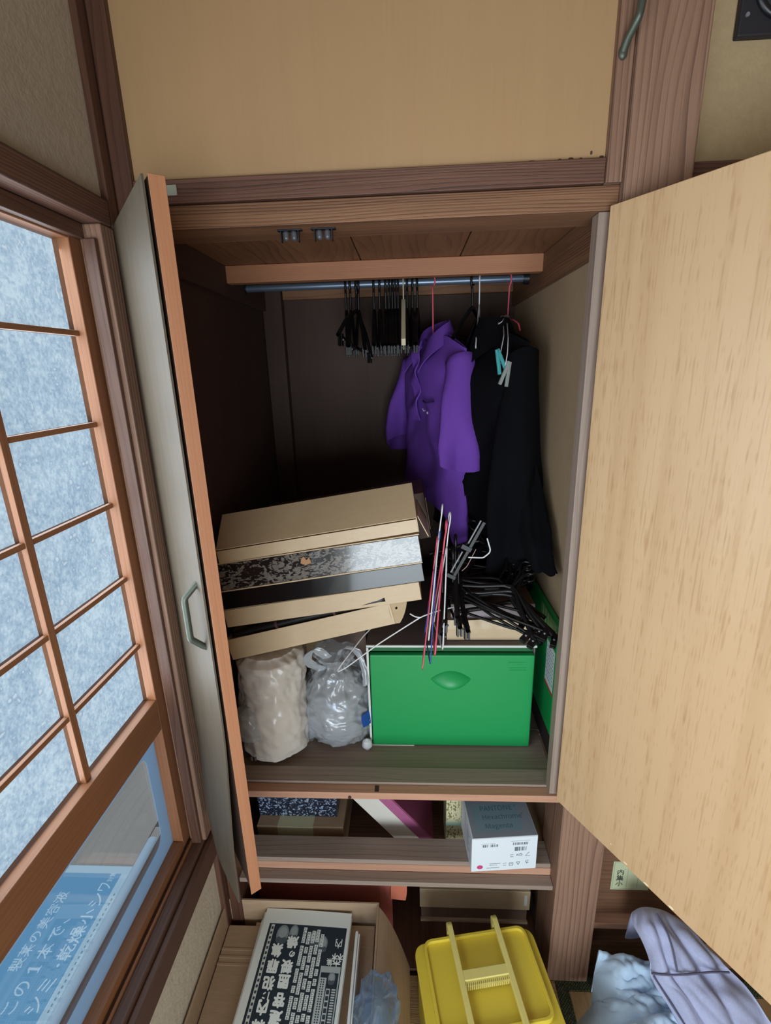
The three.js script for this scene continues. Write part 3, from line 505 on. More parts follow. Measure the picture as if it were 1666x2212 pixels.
{ const t = thing('clip_hanger', 'pink wire hook at the rod end with white string and clothespins hanging from it', 'hanger', [0.294, RY, RZ]);
  part(t, 'hook', tube(hookPts(0.0125, 0.105), 0.0024, 40, 7).rotateY(Math.PI / 2 + 0.3).translate(0.294, RY, RZ), M.pinkWire);
  part(t, 'arm', tube([[0.294, RY - 0.104, RZ], [0.287, 1.728, -0.58], [0.290, 1.722, -0.53], [0.297, 1.708, -0.49], [0.299, 1.690, -0.475]], 0.0024, 24, 7), M.pinkWire, 'short bent pink arm');
  part(t, 'string', tube([[0.294, RY - 0.10, RZ + 0.003], [0.283, 1.735, -0.60], [0.262, 1.716, -0.52], [0.238, 1.672, -0.375], [0.225, 1.634, -0.335], [0.222, 1.621, -0.333]], 0.0013, 40, 5), M.whiteWire, 'white string');
  part(t, 'string', tube([[0.294, RY - 0.10, RZ + 0.003], [0.290, 1.735, -0.59], [0.268, 1.716, -0.50], [0.248, 1.668, -0.37], [0.241, 1.630, -0.334], [0.237, 1.600, -0.332]], 0.0013, 40, 5), M.whiteWire, 'white string');
  part(t, 'string', tube([[0.290, 1.735, -0.60], [0.262, 1.735, -0.55], [0.236, 1.706, -0.45], [0.245, 1.712, -0.44], [0.272, 1.736, -0.55], [0.290, 1.738, -0.60]], 0.0012, 40, 5), M.whiteWire, 'white string loop'); }
function clothespin(label, m, x, y, z, rz) {
  const t = local(thing('clothespin', label, 'clothespin', [x, y, z])); t.rotation.set(0, 0.5, rz);
  for (const s of [-1, 1]) { const b = bx(-0.004, 0.004, -0.03, 0.03, -0.003, 0.003, 0.001); b.rotateZ(s * 0.16); b.translate(s * 0.006, 0, 0); part(t, 'jaw', b, m); }
  part(t, 'spring', new THREE.TorusGeometry(0.005, 0.0014, 8, 16), M.chrome);
}
clothespin('teal plastic clothespin on the string of the pink hanger', M.teal, 0.223, 1.611, -0.328, 0.35);
clothespin('clear whitish clothespin hanging lowest, below the teal one', phys([206, 214, 210], 0.2, { transmission: 0.5, thickness: 0 }), 0.239, 1.581, -0.328, -0.3);

// ------------------------------------------------------------------ upper compartment: drawer case, boxes, bags
{ const x0 = -0.121, x1 = 0.314, y0 = 0.606, y1 = 0.918, zf = -0.166, zb = -0.60, t = thing('drawer_case', 'drawer case with a bright green front, white rim and brown top, on the closet floor', 'drawer unit', [0.1, y0, -0.38]);
  part(t, 'top', bx(x0, x1, y1 - 0.004, y1, zb, zf - 0.002, 0.0015), M.caseTop);
  part(t, 'side', bx(x0, x0 + 0.005, y0, y1 - 0.0045, zb, zf - 0.001, 0.001), M.caseWhite); part(t, 'side', bx(x1 - 0.005, x1, y0, y1 - 0.0045, zb, zf - 0.012, 0.001), M.caseTop);
  part(t, 'back', bx(x0 + 0.006, x1 - 0.006, y0, y1 - 0.005, zb, zb + 0.005, 0.001), M.caseTop);
  part(t, 'rim', merge([bx(x0, x1, y1 - 0.0045, y1 + 0.0015, zf - 0.0015, zf + 0.003, 0.001), bx(x0, x0 + 0.006, y0 + 0.02, y1 - 0.005, zf - 0.0005, zf + 0.003, 0.001), bx(x0 + 0.006, 0.0, y0, y0 + 0.003, zf - 0.004, zf + 0.002, 0.001)]), M.caseWhite);
  const dr = part(t, 'drawer', bx(x0 + 0.008, x1 - 0.004, y0 + 0.0035, 0.892, zf - 0.014, zf + 0.004, 0.004), M.green);
  part(dr, 'recess', bx(x0 + 0.008, x1 - 0.006, 0.8925, 0.9125, zf - 0.03, zf - 0.012, 0.002), M.greenDark);
  { const rows = []; for (let j = 0; j <= 12; j++) { const t = j / 12; rows.push([...Array(25)].map((_, i) => { const u = i / 12 - 1, hh = 0.024 * (1 - u * u) + 0.0003; return [0.097 + u * 0.053, 0.822 + lerp(-hh, hh, t), zf + 0.0036 + (1 - u * u) * (0.013 * Math.pow(t, 0.35) * Math.pow(1 - t, 0.9) * 3.6)]; })); }
    const g = sheet(rows, 48, 24, 0.001); part(dr, 'handle', g, M.green, 'lens shaped green pull'); }
  part(dr, 'embossing', merge([bx(0.243, 0.288, 0.8715, 0.8725, zf + 0.0038, zf + 0.0048, 0), bx(0.243, 0.244, 0.857, 0.872, zf + 0.0038, zf + 0.0048, 0), bx(0.246, 0.290, 0.853, 0.856, zf + 0.0038, zf + 0.005, 0), bx(0.246, 0.290, 0.848, 0.8495, zf + 0.0038, zf + 0.005, 0)]), M.green, 'faint embossed mark'); }
{ const t = thing('flat_box', 'cream cardboard box with a ragged upper edge, on the green drawer case', 'box', [0.2, 0.9185, -0.3]);
  part(t, 'body', bar(0.088, 0.318, 0.9195, 0.972, -0.50, -0.190, M.cream, 0.001), M.cream);
  const rows = []; for (let j = 0; j <= 2; j++) rows.push([...Array(14)].map((_, i) => [lerp(0.084, 0.320, i / 13), 0.978 - j * 0.012 + 0.0015 * n3(i * 1.7, j, 2), -0.186 - (2 - j) * 0.002 + 0.003 * n3(i * 0.9, j * 2, 5)]));
  part(t, 'lid_edge', sheet(rows, 40, 6, 0.002), M.cream, 'pale crumpled lid edge'); }
{ const t = thing('flat_box', 'grey fronted brown box set back on top of the cream box under the hangers', 'box', [0.2, 0.973, -0.33]);
  part(t, 'body', bar(0.10, 0.312, 0.9735, 1.0155, -0.47, -0.206, M.brownCard, 0.001), M.brownCard);
  part(t, 'front', bx(0.099, 0.3125, 0.9735, 1.0150, -0.2056, -0.204, 0.0003), std([158, 146, 150], 0.7), 'greyish mauve front'); }
{ const t = thing('paper_tag', 'small pleated white paper tag lying on the brown box', 'tag', [0.215, 1.0175, -0.29]);
  for (let k = 0; k < 5; k++) { const g = bx(0.197, 0.236, 1.0165, 1.0185, -0.300 + k * 0.0085, -0.2925 + k * 0.0085, 0.0003); part(t, 'pleat', g, M.paperWhite); } }
{ const t = thing('green_case', 'narrow green case standing by the right closet wall, with a white label', 'case', [0.32, 0.607, -0.2]);
  part(t, 'body', bx(0.346, 0.3605, 0.684, 1.00, -0.42, -0.118, 0.004), M.green); part(t, 'base', bx(0.352, 0.3605, 0.607, 0.6838, -0.41, -0.13, 0.002), std([40, 30, 28], 0.8));  // green body, and a dark strip in the gap below it
  part(t, 'lid', merge([...Array(6)].map((_, i) => bx(0.3448, 0.3462, 0.955 + rr(-0.006, 0.006), 0.996, -0.26 + i * 0.023, -0.24 + i * 0.023, 0.0004))), std([122, 168, 110], 0.6), 'pale green patterned strip');
  const lab = canvasMat(128, 256, (c) => { c.fillStyle = '#c9d2d8'; c.fillRect(0, 0, 128, 256); c.fillStyle = '#b02a34'; c.fillRect(0, 240, 128, 16); c.fillStyle = '#7c8894'; for (let k = 0; k < 9; k++) for (let j = 0; j < 5; j++) c.fillRect(12 + j * 21 + (k % 3) * 2, 26 + k * 22, 14, 8 - (k % 2) * 3); });
  part(t, 'label', quad([0.3456, 0.80, -0.19], [0.3456, 0.80, -0.12], [0.3456, 0.925, -0.12], [0.3456, 0.925, -0.19]), lab, 'white label edged in red'); }
// the tilted stack of flat garment boxes
function tilted(name, label, x, y, deg, z = -0.118) { const t = local(thing(name, label, 'box', [x, y, z])); t.rotation.set(-0.05, 0, deg * Math.PI / 180); return t; }
const grain = (g, m) => uvBox(g, 'x', SCALE.get(m) || [0.3, 0.3]);
{ const t = tilted('garment_box', 'open cream box at the bottom of the tilted stack', -0.455, 0.905, 13.6);
  const L = 0.425, H = 0.056, D = 0.24; const q = (a, b, c, d, e, f) => grain(bx(a, b, c, d, e, f, 0.0008), M.cream);
  part(t, 'tray', merge([q(0, L, 0, 0.003, -D, -0.003), q(0, L, 0, H, -0.003, 0), q(0, L, 0, H, -D, -D + 0.003), q(0, 0.003, 0.003, H, -D + 0.003, -0.003)]), M.cream);
  { const sh = new THREE.Shape(); sh.moveTo(0, 0); sh.quadraticCurveTo(-0.014, 0.03, 0, H + 0.002); sh.lineTo(0.055, H + 0.026); sh.quadraticCurveTo(0.045, 0.02, 0.012, -0.004); sh.closePath(); const hole = new THREE.Path(); hole.absarc(0.014, 0.036, 0.0034, 0, Math.PI * 2); sh.holes.push(hole);
    const g = new THREE.ExtrudeGeometry(sh, { depth: 0.0025, bevelEnabled: false, curveSegments: 14 }); g.rotateY(0.45); g.translate(L - 0.002, 0, -0.004); part(t, 'end_flap', grain(g, M.cream), M.cream, 'curved end flap with a round hole'); } }
{ const t = local(thing('wrapped_rod', 'long thin black wrapped rod lying in the open cream box', 'rod', [-0.452, 0.966, -0.133])); t.rotation.z = 13.6 * Math.PI / 180;
  const rings = []; for (let j = 0; j <= 24; j++) { const v = j / 24, r = lerp(0.007, 0.013, v) * (1 + 0.12 * n3(v * 9, 1, 2)); rings.push([...Array(10)].map((_, i) => { const a = i / 10 * Math.PI * 2; return [v * 0.40, 0.004 + Math.sin(a) * r + v * 0.006, Math.cos(a) * r]; })); }
  part(t, 'wrap', loft(rings, { caps: true }), M.blackPlastic); for (const x of [0.12, 0.27]) part(t, 'band', cyl(0.0125, 0.0125, 0.006, 14).rotateZ(Math.PI / 2).translate(x, 0.006, 0), std([60, 30, 34], 0.6)); }
{ const t = local(thing('ribbon_roll', 'dark red cloth roll behind the black rod in the open box', 'cloth', [-0.25, 1.018, -0.155])); t.rotation.z = 13.6 * Math.PI / 180;
  part(t, 'roll', cyl(0.011, 0.011, 0.18, 16).rotateZ(Math.PI / 2).translate(0.10, -0.004, 0), std([112, 30, 36], 0.7)); part(t, 'end', cyl(0.008, 0.008, 0.182, 16).rotateZ(Math.PI / 2).translate(0.10, -0.004, 0), std([80, 20, 28], 0.8)); }
{ const t = tilted('garment_box', 'pale box second from the bottom of the tilted stack, under the glossy black one', -0.458, 0.997, 8.6);
  part(t, 'body', grain(bx(0, 0.486, 0, 0.046, -0.26, 0, 0.0015), M.cream), M.cream); part(t, 'lining', grain(bx(0.002, 0.484, 0.0462, 0.048, -0.258, -0.002, 0.0004), M.cream), M.cream); }
const gloss = phys([14, 15, 18], 0.16, { clearcoat: 0.35, clearcoatRoughness: 0.06, specularIntensity: 0.6 });
{ const t = tilted('garment_box', 'glossy plain black box in the middle of the tilted stack', -0.460, 1.046, 8.4);
  part(t, 'body', bx(0, 0.495, 0, 0.045, -0.27, 0, 0.0012), gloss); part(t, 'lid', grain(bx(-0.001, 0.497, 0.0455, 0.049, -0.272, 0.0015, 0.0008), M.cream), M.cream, 'cream edge'); }
{ const marble = dataTex(1024, 256, (u, v) => { const w = pnoise(u * 10, v * 5, 10, 5, 91), a = pnoise(u * 52 + w * 5, v * 14 + w * 8, 57, 22, 92), b = pnoise(u * 150, v * 40, 150, 40, 93); const k = sstep(0.42, 0.62, a * 0.62 + b * 0.45 + (w - 0.5) * 0.4); return mix3([20, 20, 23], [126, 120, 112], k * (0.75 + 0.25 * b)); });
  const mm = new THREE.MeshPhysicalMaterial({ map: marble, roughness: 0.16, clearcoat: 0.7, clearcoatRoughness: 0.07, side: THREE.DoubleSide }); SCALE.set(mm, [0.5, 0.08]);
  const t = tilted('garment_box', 'glossy black and grey marbled box under the cream lid of the tilted stack', -0.458, 1.097, 8.2);
  part(t, 'body', grain(bx(0, 0.488, 0, 0.066, -0.26, 0, 0.0015), mm), mm); part(t, 'lid', grain(bx(-0.001, 0.490, 0.0665, 0.0695, -0.262, 0.001, 0.0008), M.cream), M.cream);
  { const s = new THREE.Shape(); s.moveTo(0, 0.006); s.lineTo(0.012, 0); s.lineTo(0.026, 0.004); s.lineTo(0.023, 0.018); s.lineTo(0.016, 0.012); s.lineTo(0.010, 0.022); s.lineTo(0.004, 0.016); s.closePath(); part(t, 'torn_patch', new THREE.ExtrudeGeometry(s, { depth: 0.0004, bevelEnabled: false }).translate(0.203, 0.034, 0.0002), std([186, 140, 104], 0.9), 'torn brown patch'); } }
{ const t = tilted('garment_box', 'cream lidded box on top of the tilted stack', -0.457, 1.168, 8.8);
  part(t, 'body', grain(bx(0.004, 0.476, 0.0, 0.03, -0.21, -0.003, 0.001), M.cream), M.cream); part(t, 'lid', merge([grain(bx(0, 0.480, 0.031, 0.034, -0.108, 0.0, 0.0008).translate(0, -0.034, 0).rotateX(0.66).translate(0, 0.034, 0), M.cream), grain(new THREE.ExtrudeGeometry(new THREE.Shape([[0, 0], [0.112, 0], [0.085, 0.096], [0, 0.033]].map((q) => new THREE.Vector2(...q))), { depth: 0.002, bevelEnabled: false }).rotateY(Math.PI / 2).translate(0.478, 0, 0), M.brownCard), grain(bx(0, 0.480, 0.0, 0.030, -0.0025, 0.0, 0.0005), M.cream)]), M.cream);
  const g = grain(bx(0, 0.0022, -0.055, 0, -0.19, -0.01, 0.0005), M.cream); g.rotateZ(0.32); g.translate(0.481, 0.034, 0); part(t, 'side_flap', g, M.cream, 'cream flap hanging at the right end'); }
{ const t = tilted('carton', 'dark brown box behind the cream lid at the top of the stack', -0.455, 1.170, 8.8, -0.345); part(t, 'body', grain(bx(0, 0.50, -0.10, 0.030, -0.22, 0, 0.002), M.brownCard), M.brownCard); part(t, 'flap', grain(bx(0.501, 0.503, -0.055, 0.03, -0.16, 0.07, 0.0005), M.brownCard), M.brownCard, 'brown side flap'); }
{ const t = thing('carton', 'brown carton in the dark behind the plastic bags', 'box', [-0.3, 0.607, -0.42]); part(t, 'body', grain(bx(-0.45, -0.135, 0.607, 0.918, -0.58, -0.30, 0.002), M.brownCard), M.brownCard); part(t, 'tape', bx(-0.31, -0.26, 0.60707, 0.9185, -0.5, -0.2996, 0.0003), std([150, 128, 90], 0.3)); }

// plastic bags: crumpled film around a soft bulk
function crumple(x, y, z, s) { const a = 1 - Math.abs(n3(x * 14 + s, y * 14, z * 14)) * 2, b = 1 - Math.abs(n3(x * 31, y * 31 + s, z * 31)) * 2, c = n3(x * 6, y * 6, z * 6 + s); return a * 0.5 + b * 0.28 + c * 0.7; }
function blob(prof, depth, amp, s, lean = [0, 0], rows = 70, cols = 96, flat = 1) {       // prof: [t, halfWidth, height]
  const rings = [];
  for (let j = 0; j <= rows; j++) {
    const t = j / rows * (prof.length - 1), i = Math.min(prof.length - 2, Math.floor(t)), f = t - i, e = f * f * (3 - 2 * f), w = lerp(prof[i][0], prof[i + 1][0], e), y = lerp(prof[i][1], prof[i + 1][1], f), k = j / rows;
    rings.push([...Array(cols)].map((_, q) => { const a = q / cols * Math.PI * 2, cx = Math.cos(a), sz = Math.sin(a), d = crumple(cx * 0.12, y * 1.8, sz * 0.12, s) * amp * clamp(w / 0.04); return [cx * (w + d) + lean[0] * k, y + (j === 0 ? 0 : d * 0.25 * (y > 0.02 ? 1 : 0)), (sz * (w + d)) * depth + lean[1] * k]; }));
  }
  return loft(rings, { caps: true });
}
const filmA = phys([228, 220, 210], 0.28, { transmission: 0.25, thickness: 0 }), filmB = phys([228, 232, 236], 0.16, { transmission: 0.7, thickness: 0 }), filmC = phys([214, 232, 250], 0.08, { transmission: 0.88, thickness: 0 });
{ const t = local(thing('plastic_bag', 'bulky milky white plastic bag standing at the left end of the closet floor', 'bag', [-0.372, 0.621, -0.148]));
  part(t, 'film', blob([[0.045, 0], [0.078, 0.012], [0.086, 0.10], [0.080, 0.2], [0.078, 0.272], [0.06, 0.287], [0.012, 0.290]], 0.95, 0.013, 3.1, [-0.006, -0.03]), filmA);
  part(t, 'contents', blob([[0.03, 0.006], [0.065, 0.02], [0.072, 0.12], [0.066, 0.2], [0.055, 0.265], [0.01, 0.275]], 0.9, 0.005, 8.4, [-0.006, -0.03], 30, 40), std([214, 196, 168], 0.8));
  { const k = blob([[0.012, 0], [0.034, 0.02], [0.040, 0.055], [0.030, 0.09], [0.010, 0.105]], 0.8, 0.012, 17, [0, 0], 40, 56); k.translate(-0.045, 0.06, 0.052); part(t, 'knot', k, filmB, 'crumpled clear film bulge'); }
  part(t, 'print', merge([bx(-0.045, -0.040, 0.030, 0.042, 0.0895, 0.0905, 0), bx(-0.035, -0.030, 0.030, 0.042, 0.0895, 0.0905, 0)]), std([92, 84, 96], 0.6), 'grey printed marks'); }
{ const t = local(thing('plastic_bag', 'clear plastic shopping bag with tied handles, full of silvery film', 'bag', [-0.213, 0.607, -0.215]));
  part(t, 'film', blob([[0.05, 0], [0.083, 0.022], [0.096, 0.085], [0.088, 0.15], [0.055, 0.205], [0.036, 0.235], [0.052, 0.262], [0.02, 0.272]], 0.92, 0.019, 12.7, [0.0, 0.0], 110, 150), filmB);
  part(t, 'contents', blob([[0.03, 0.006], [0.072, 0.025], [0.084, 0.085], [0.074, 0.145], [0.03, 0.19], [0.004, 0.198]], 0.9, 0.010, 4.4, [0, 0], 50, 70), phys([186, 190, 196], 0.25, { metalness: 0.5 }));
  const ear = (pts, w) => { const rows = pts.map((p) => [-1, 0, 1].map((k) => [p[0] + k * w * 0.6, p[1] + k * w * 0.3, p[2] + (k === 0 ? 0.004 : 0)])); return sheet(rows, 6, 30, 0.0008, (u, v) => [0.003 * n3(u * 5, v * 9, 1), 0.003 * n3(u * 5, v * 9, 4), 0.004 * n3(u * 6, v * 8, 9)]); };
  part(t, 'handle', ear([[-0.03, 0.225, 0.03], [-0.065, 0.262, 0.045], [-0.045, 0.298, 0.045], [-0.012, 0.268, 0.04]], 0.02), filmB); part(t, 'handle', ear([[0.01, 0.255, 0.03], [0.03, 0.292, 0.03], [0.066, 0.285, 0.035], [0.085, 0.240, 0.05], [0.088, 0.2, 0.06]], 0.012), filmB);
  part(t, 'print', blobPrint(), std([34, 78, 158], 0.5), 'blue printed patch'); }
function blobPrint() { return sheet([[[0.064, 0.112, 0.062], [0.078, 0.115, 0.046], [0.090, 0.118, 0.024]], [[0.064, 0.100, 0.066], [0.080, 0.098, 0.049], [0.092, 0.095, 0.026]], [[0.068, 0.078, 0.064], [0.082, 0.076, 0.048], [0.093, 0.074, 0.026]]], 8, 8, 0.001, () => [0.010, 0, 0.010]); }
{ const t = local(thing('film_scrap', 'small crumpled clear film scrap on the floor between the two bags', 'wrapper', [-0.292, 0.607, -0.185])); part(t, 'film', blob([[0.012, 0], [0.022, 0.02], [0.02, 0.045], [0.006, 0.06]], 0.8, 0.008, 21, [0, 0], 24, 36), filmB); part(t, 'core', blob([[0.006, 0.002], [0.014, 0.02], [0.004, 0.045]], 0.8, 0.003, 25, [0, 0], 10, 16), std([120, 122, 128], 0.5)); }
{ const t = local(thing('film_scrap', 'crumpled white film scrap at the lower left corner of the green drawer case', 'wrapper', [-0.128, 0.607, -0.150])); part(t, 'film', blob([[0.006, 0], [0.013, 0.012], [0.011, 0.026], [0.003, 0.034]], 0.8, 0.006, 31, [0, 0], 20, 30), std([206, 208, 212], 0.4)); }

// ------------------------------------------------------------------ hangers heaped on the boxes
const fanLabel = 'black plastic hanger in the fan of hangers sloping down towards the right closet wall', fanGroup = 'black hangers fanned out at the right of the heap';
const heap0 = plasticHanger('heap_hanger', fanLabel, fanGroup, 0.125, 0.15);
const fan = [[0.288, 1.076, -0.262, -0.1, -1.15, -0.4], [0.276, 1.088, -0.28, -0.05, -1.1, -0.5], [0.296, 1.086, -0.245, -0.12, -1.12, -0.46], [0.3, 1.072, -0.24, -0.16, -1.1, -0.58], [0.258, 1.08, -0.31, 0.05, -1.2, -0.42], [0.302, 1.096, -0.235, -0.18, -1.02, -0.66], [0.292, 1.062, -0.265, -0.08, -1.25, -0.52], [0.284, 1.055, -0.255, -0.05, -1.15, -0.32], [0.294, 1.102, -0.245, -0.14, -1.0, -0.52], [0.268, 1.1, -0.29, 0.0, -1.0, -0.62]];
fan.forEach(([x, y, z, ry, rx, rz], i) => pose(i ? copyOf(heap0) : heap0, x, y, z, ry, rx, rz));
const flatLabel = 'black plastic hanger lying flat at the back of the boxes behind the chrome skirt hanger', flatGroup = 'black hangers lying flat at the back of the heap';
[[0.196, 1.085, -0.50, 0.05, -1.30, 0.04], [0.205, 1.10, -0.48, -0.10, -1.25, -0.08], [0.188, 1.115, -0.46, 0.12, -1.20, 0.06], [0.21, 1.13, -0.47, -0.05, -1.15, -0.05], [0.20, 1.145, -0.45, 0.08, -1.05, 0.1], [0.18, 1.16, -0.42, 0.2, -0.95, 0.25], [0.215, 1.17, -0.43, -0.15, -0.9, -0.2]].forEach(([x, y, z, ry, rx, rz]) => { const h = copyOf(heap0, flatLabel); h.userData.group = flatGroup; pose(h, x, y, z, ry, rx, rz); });
// hangers standing on edge over the front corner of the case
const edgeLabel = 'black hanger standing on edge, its end drooping over the front of the drawer case', edgeGroup = 'black hangers drooping over the drawer case';
[[0.078, 1.12, -0.215, 1.50, 0.34], [0.088, 1.17, -0.20, 1.46, 0.16], [0.100, 1.16, -0.19, 1.60, 0.26], [0.108, 1.19, -0.20, 1.52, 0.14], [0.114, 1.15, -0.20, 1.64, 0.20]].forEach(([x, y, z, ry, rz]) => { const h = copyOf(heap0, edgeLabel); h.userData.group = edgeGroup; pose(h, x, y, z, ry, 0, -rz); });
[['pink', M.pinkWire, 0.056, 1.09, 1.56, 0.35], ['white', M.whiteWire, 0.046, 1.13, 1.52, 0.45], ['blue', M.blueWire, 0.040, 1.07, 1.60, 0.40], ['thin pink', M.pinkWire, 0.034, 1.05, 1.50, 0.30], ['bright white', M.whiteWire, 0.064, 1.11, 1.62, 0.55]].forEach(([c, m, x, y, ry, rz], i) => {
  const h = wireHanger('wire_hanger', { pink: 'thick pink wire hanger in the upright bundle left of the black hangers', white: 'white wire hanger in the upright bundle, second from its right', blue: 'blue wire hanger in the upright bundle in front of the boxes', 'thin pink': 'thin pink wire hanger at the left edge of the upright bundle', 'bright white': 'white wire hanger at the right edge of the upright bundle, tip lowest' }[c], m, undefined, 0.085, i === 0 ? 0.0022 : 0.0017, 0.285); pose(h, x + 0.026, y + 0.15, -0.165, ry, 0.11, -rz * 0.3); });
{ const t = thing('wire_hanger', 'white wire hanger slung from the drawer case corner over the clear bag', 'hanger', [-0.05, 0.95, -0.12]);
  part(t, 'frame', tube([[0.104, 1.047, -0.13], [0.06, 1.036, -0.128], [0.018, 1.022, -0.122], [-0.083, 0.955, -0.115], [-0.165, 0.893, -0.108], [-0.191, 0.879, -0.108], [-0.175, 0.897, -0.125], [-0.13, 0.93, -0.19], [-0.09, 0.95, -0.24]], 0.0017, 90, 6), M.whiteWire);
  part(t, 'hook', tube([[0.018, 1.022, -0.122], [0.005, 1.024, -0.124], [-0.006, 1.028, -0.13]], 0.0017, 12, 6), M.whiteWire); }
{ const t = local(thing('skirt_hanger', 'black skirt hanger with two chrome bars leaning above the heap', 'hanger', [0.128, 1.20, -0.135])); t.rotation.set(0, 0, 63 * Math.PI / 180);
  part(t, 'beam', bx(-0.085, 0.07, -0.012, -0.004, -0.004, 0.004, 0.001), M.blackPlastic);
  part(t, 'chrome_bar', bx(-0.075, -0.016, 0.001, 0.0045, -0.002, 0.002, 0.0008), M.springGrey); part(t, 'chrome_bar', bx(0.008, 0.070, -0.001, 0.0025, -0.001, 0.003, 0.0008), M.springGrey);
  part(t, 'clip', bx(-0.088, -0.078, -0.014, 0.010, -0.005, 0.005, 0.001), M.blackPlastic); part(t, 'clip', bx(-0.01, 0.002, -0.014, 0.012, -0.005, 0.005, 0.001), M.blackPlastic); }
{ const t = thing('bent_wire', 'bent silvery wire hook lying on the hangers in the heap', 'wire', [0.16, 1.18, -0.14]); part(t, 'wire', tube([[0.132, 1.172, -0.135], [0.166, 1.171, -0.135], [0.181, 1.182, -0.138], [0.183, 1.19, -0.14], [0.176, 1.215, -0.145]], 0.0017, 30, 6), M.whiteWire); part(t, 'tail', tube([[0.118, 1.138, -0.135], [0.13, 1.150, -0.136], [0.15, 1.19, -0.14]], 0.0011, 16, 6), std([150, 118, 110], 0.4)); }

// ------------------------------------------------------------------ lower shelf
{ const t = thing('carton', 'brown taped carton on the lower shelf under the speckled box', 'box', [-0.33, 0.237, -0.23]); part(t, 'body', grain(bx(-0.455, -0.205, 0.237, 0.354, -0.36, -0.128, 0.002), M.card), M.card); part(t, 'paper_band', merge([bx(-0.395, -0.292, 0.238, 0.3545, -0.128, -0.1275, 0), bx(-0.395, -0.292, 0.354, 0.3546, -0.30, -0.1275, 0)]), std([206, 200, 160], 0.35), 'shiny pale paper band'); }
{ const sp = dataTex(512, 256, (u, v) => { const a = pnoise(u * 70, v * 30, 70, 30, 95), b = pnoise(u * 140, v * 60, 140, 60, 96); return mix3([24, 30, 46], [150, 164, 186], sstep(0.54, 0.75, a * 0.55 + b * 0.5)); }); const sm = new THREE.MeshStandardMaterial({ map: sp, roughness: 0.35 }); SCALE.set(sm, [0.3, 0.12]);
  const t = thing('patterned_box', 'dark blue box with a white speckled pattern on the lower shelf', 'box', [-0.34, 0.355, -0.25]); part(t, 'body', uvBox(bx(-0.455, -0.226, 0.3552, 0.410, -0.36, -0.160, 0.002), 'x', [0.3, 0.12]), sm); part(t, 'lid', uvBox(bx(-0.457, -0.2245, 0.4105, 0.424, -0.362, -0.1585, 0.002), 'x', [0.3, 0.12]), sm); }
{ const t = local(thing('gift_box', 'white and magenta lidded box tipped over diagonally on the lower shelf', 'box', [-0.018, 0.2375, -0.15])); t.rotation.z = -51 * Math.PI / 180;
  part(t, 'body', bx(-0.26, 0.0, 0, 0.058, -0.20, 0, 0.002), std([214, 208, 198], 0.6)); part(t, 'lid', bx(-0.263, 0.002, 0.0582, 0.087, -0.203, 0.003, 0.003), std([168, 92, 132], 0.5)); part(t, 'lid_top', bx(-0.261, 0.0, 0.0872, 0.090, -0.201, 0.001, 0.001), std([150, 72, 104], 0.55), 'darker mauve lid top'); }
{ const sp = dataTex(128, 256, (u, v) => mix3([202, 196, 160], [120, 112, 70], sstep(0.6, 0.8, pnoise(u * 22, v * 40, 22, 40, 98)))); const sm = new THREE.MeshStandardMaterial({ map: sp, roughness: 0.5 });
  const t = thing('patterned_box', 'narrow cream speckled box standing behind the white ink box', 'box', [0.12, 0.237, -0.2]); part(t, 'body', uvBox(bx(0.088, 0.165, 0.237, 0.44, -0.26, -0.155, 0.002), 'y', [0.1, 0.1]), sm); part(t, 'band', bx(0.0875, 0.1655, 0.338, 0.352, -0.2605, -0.1545, 0.0005), std([170, 196, 176], 0.3), 'pale shiny band'); }
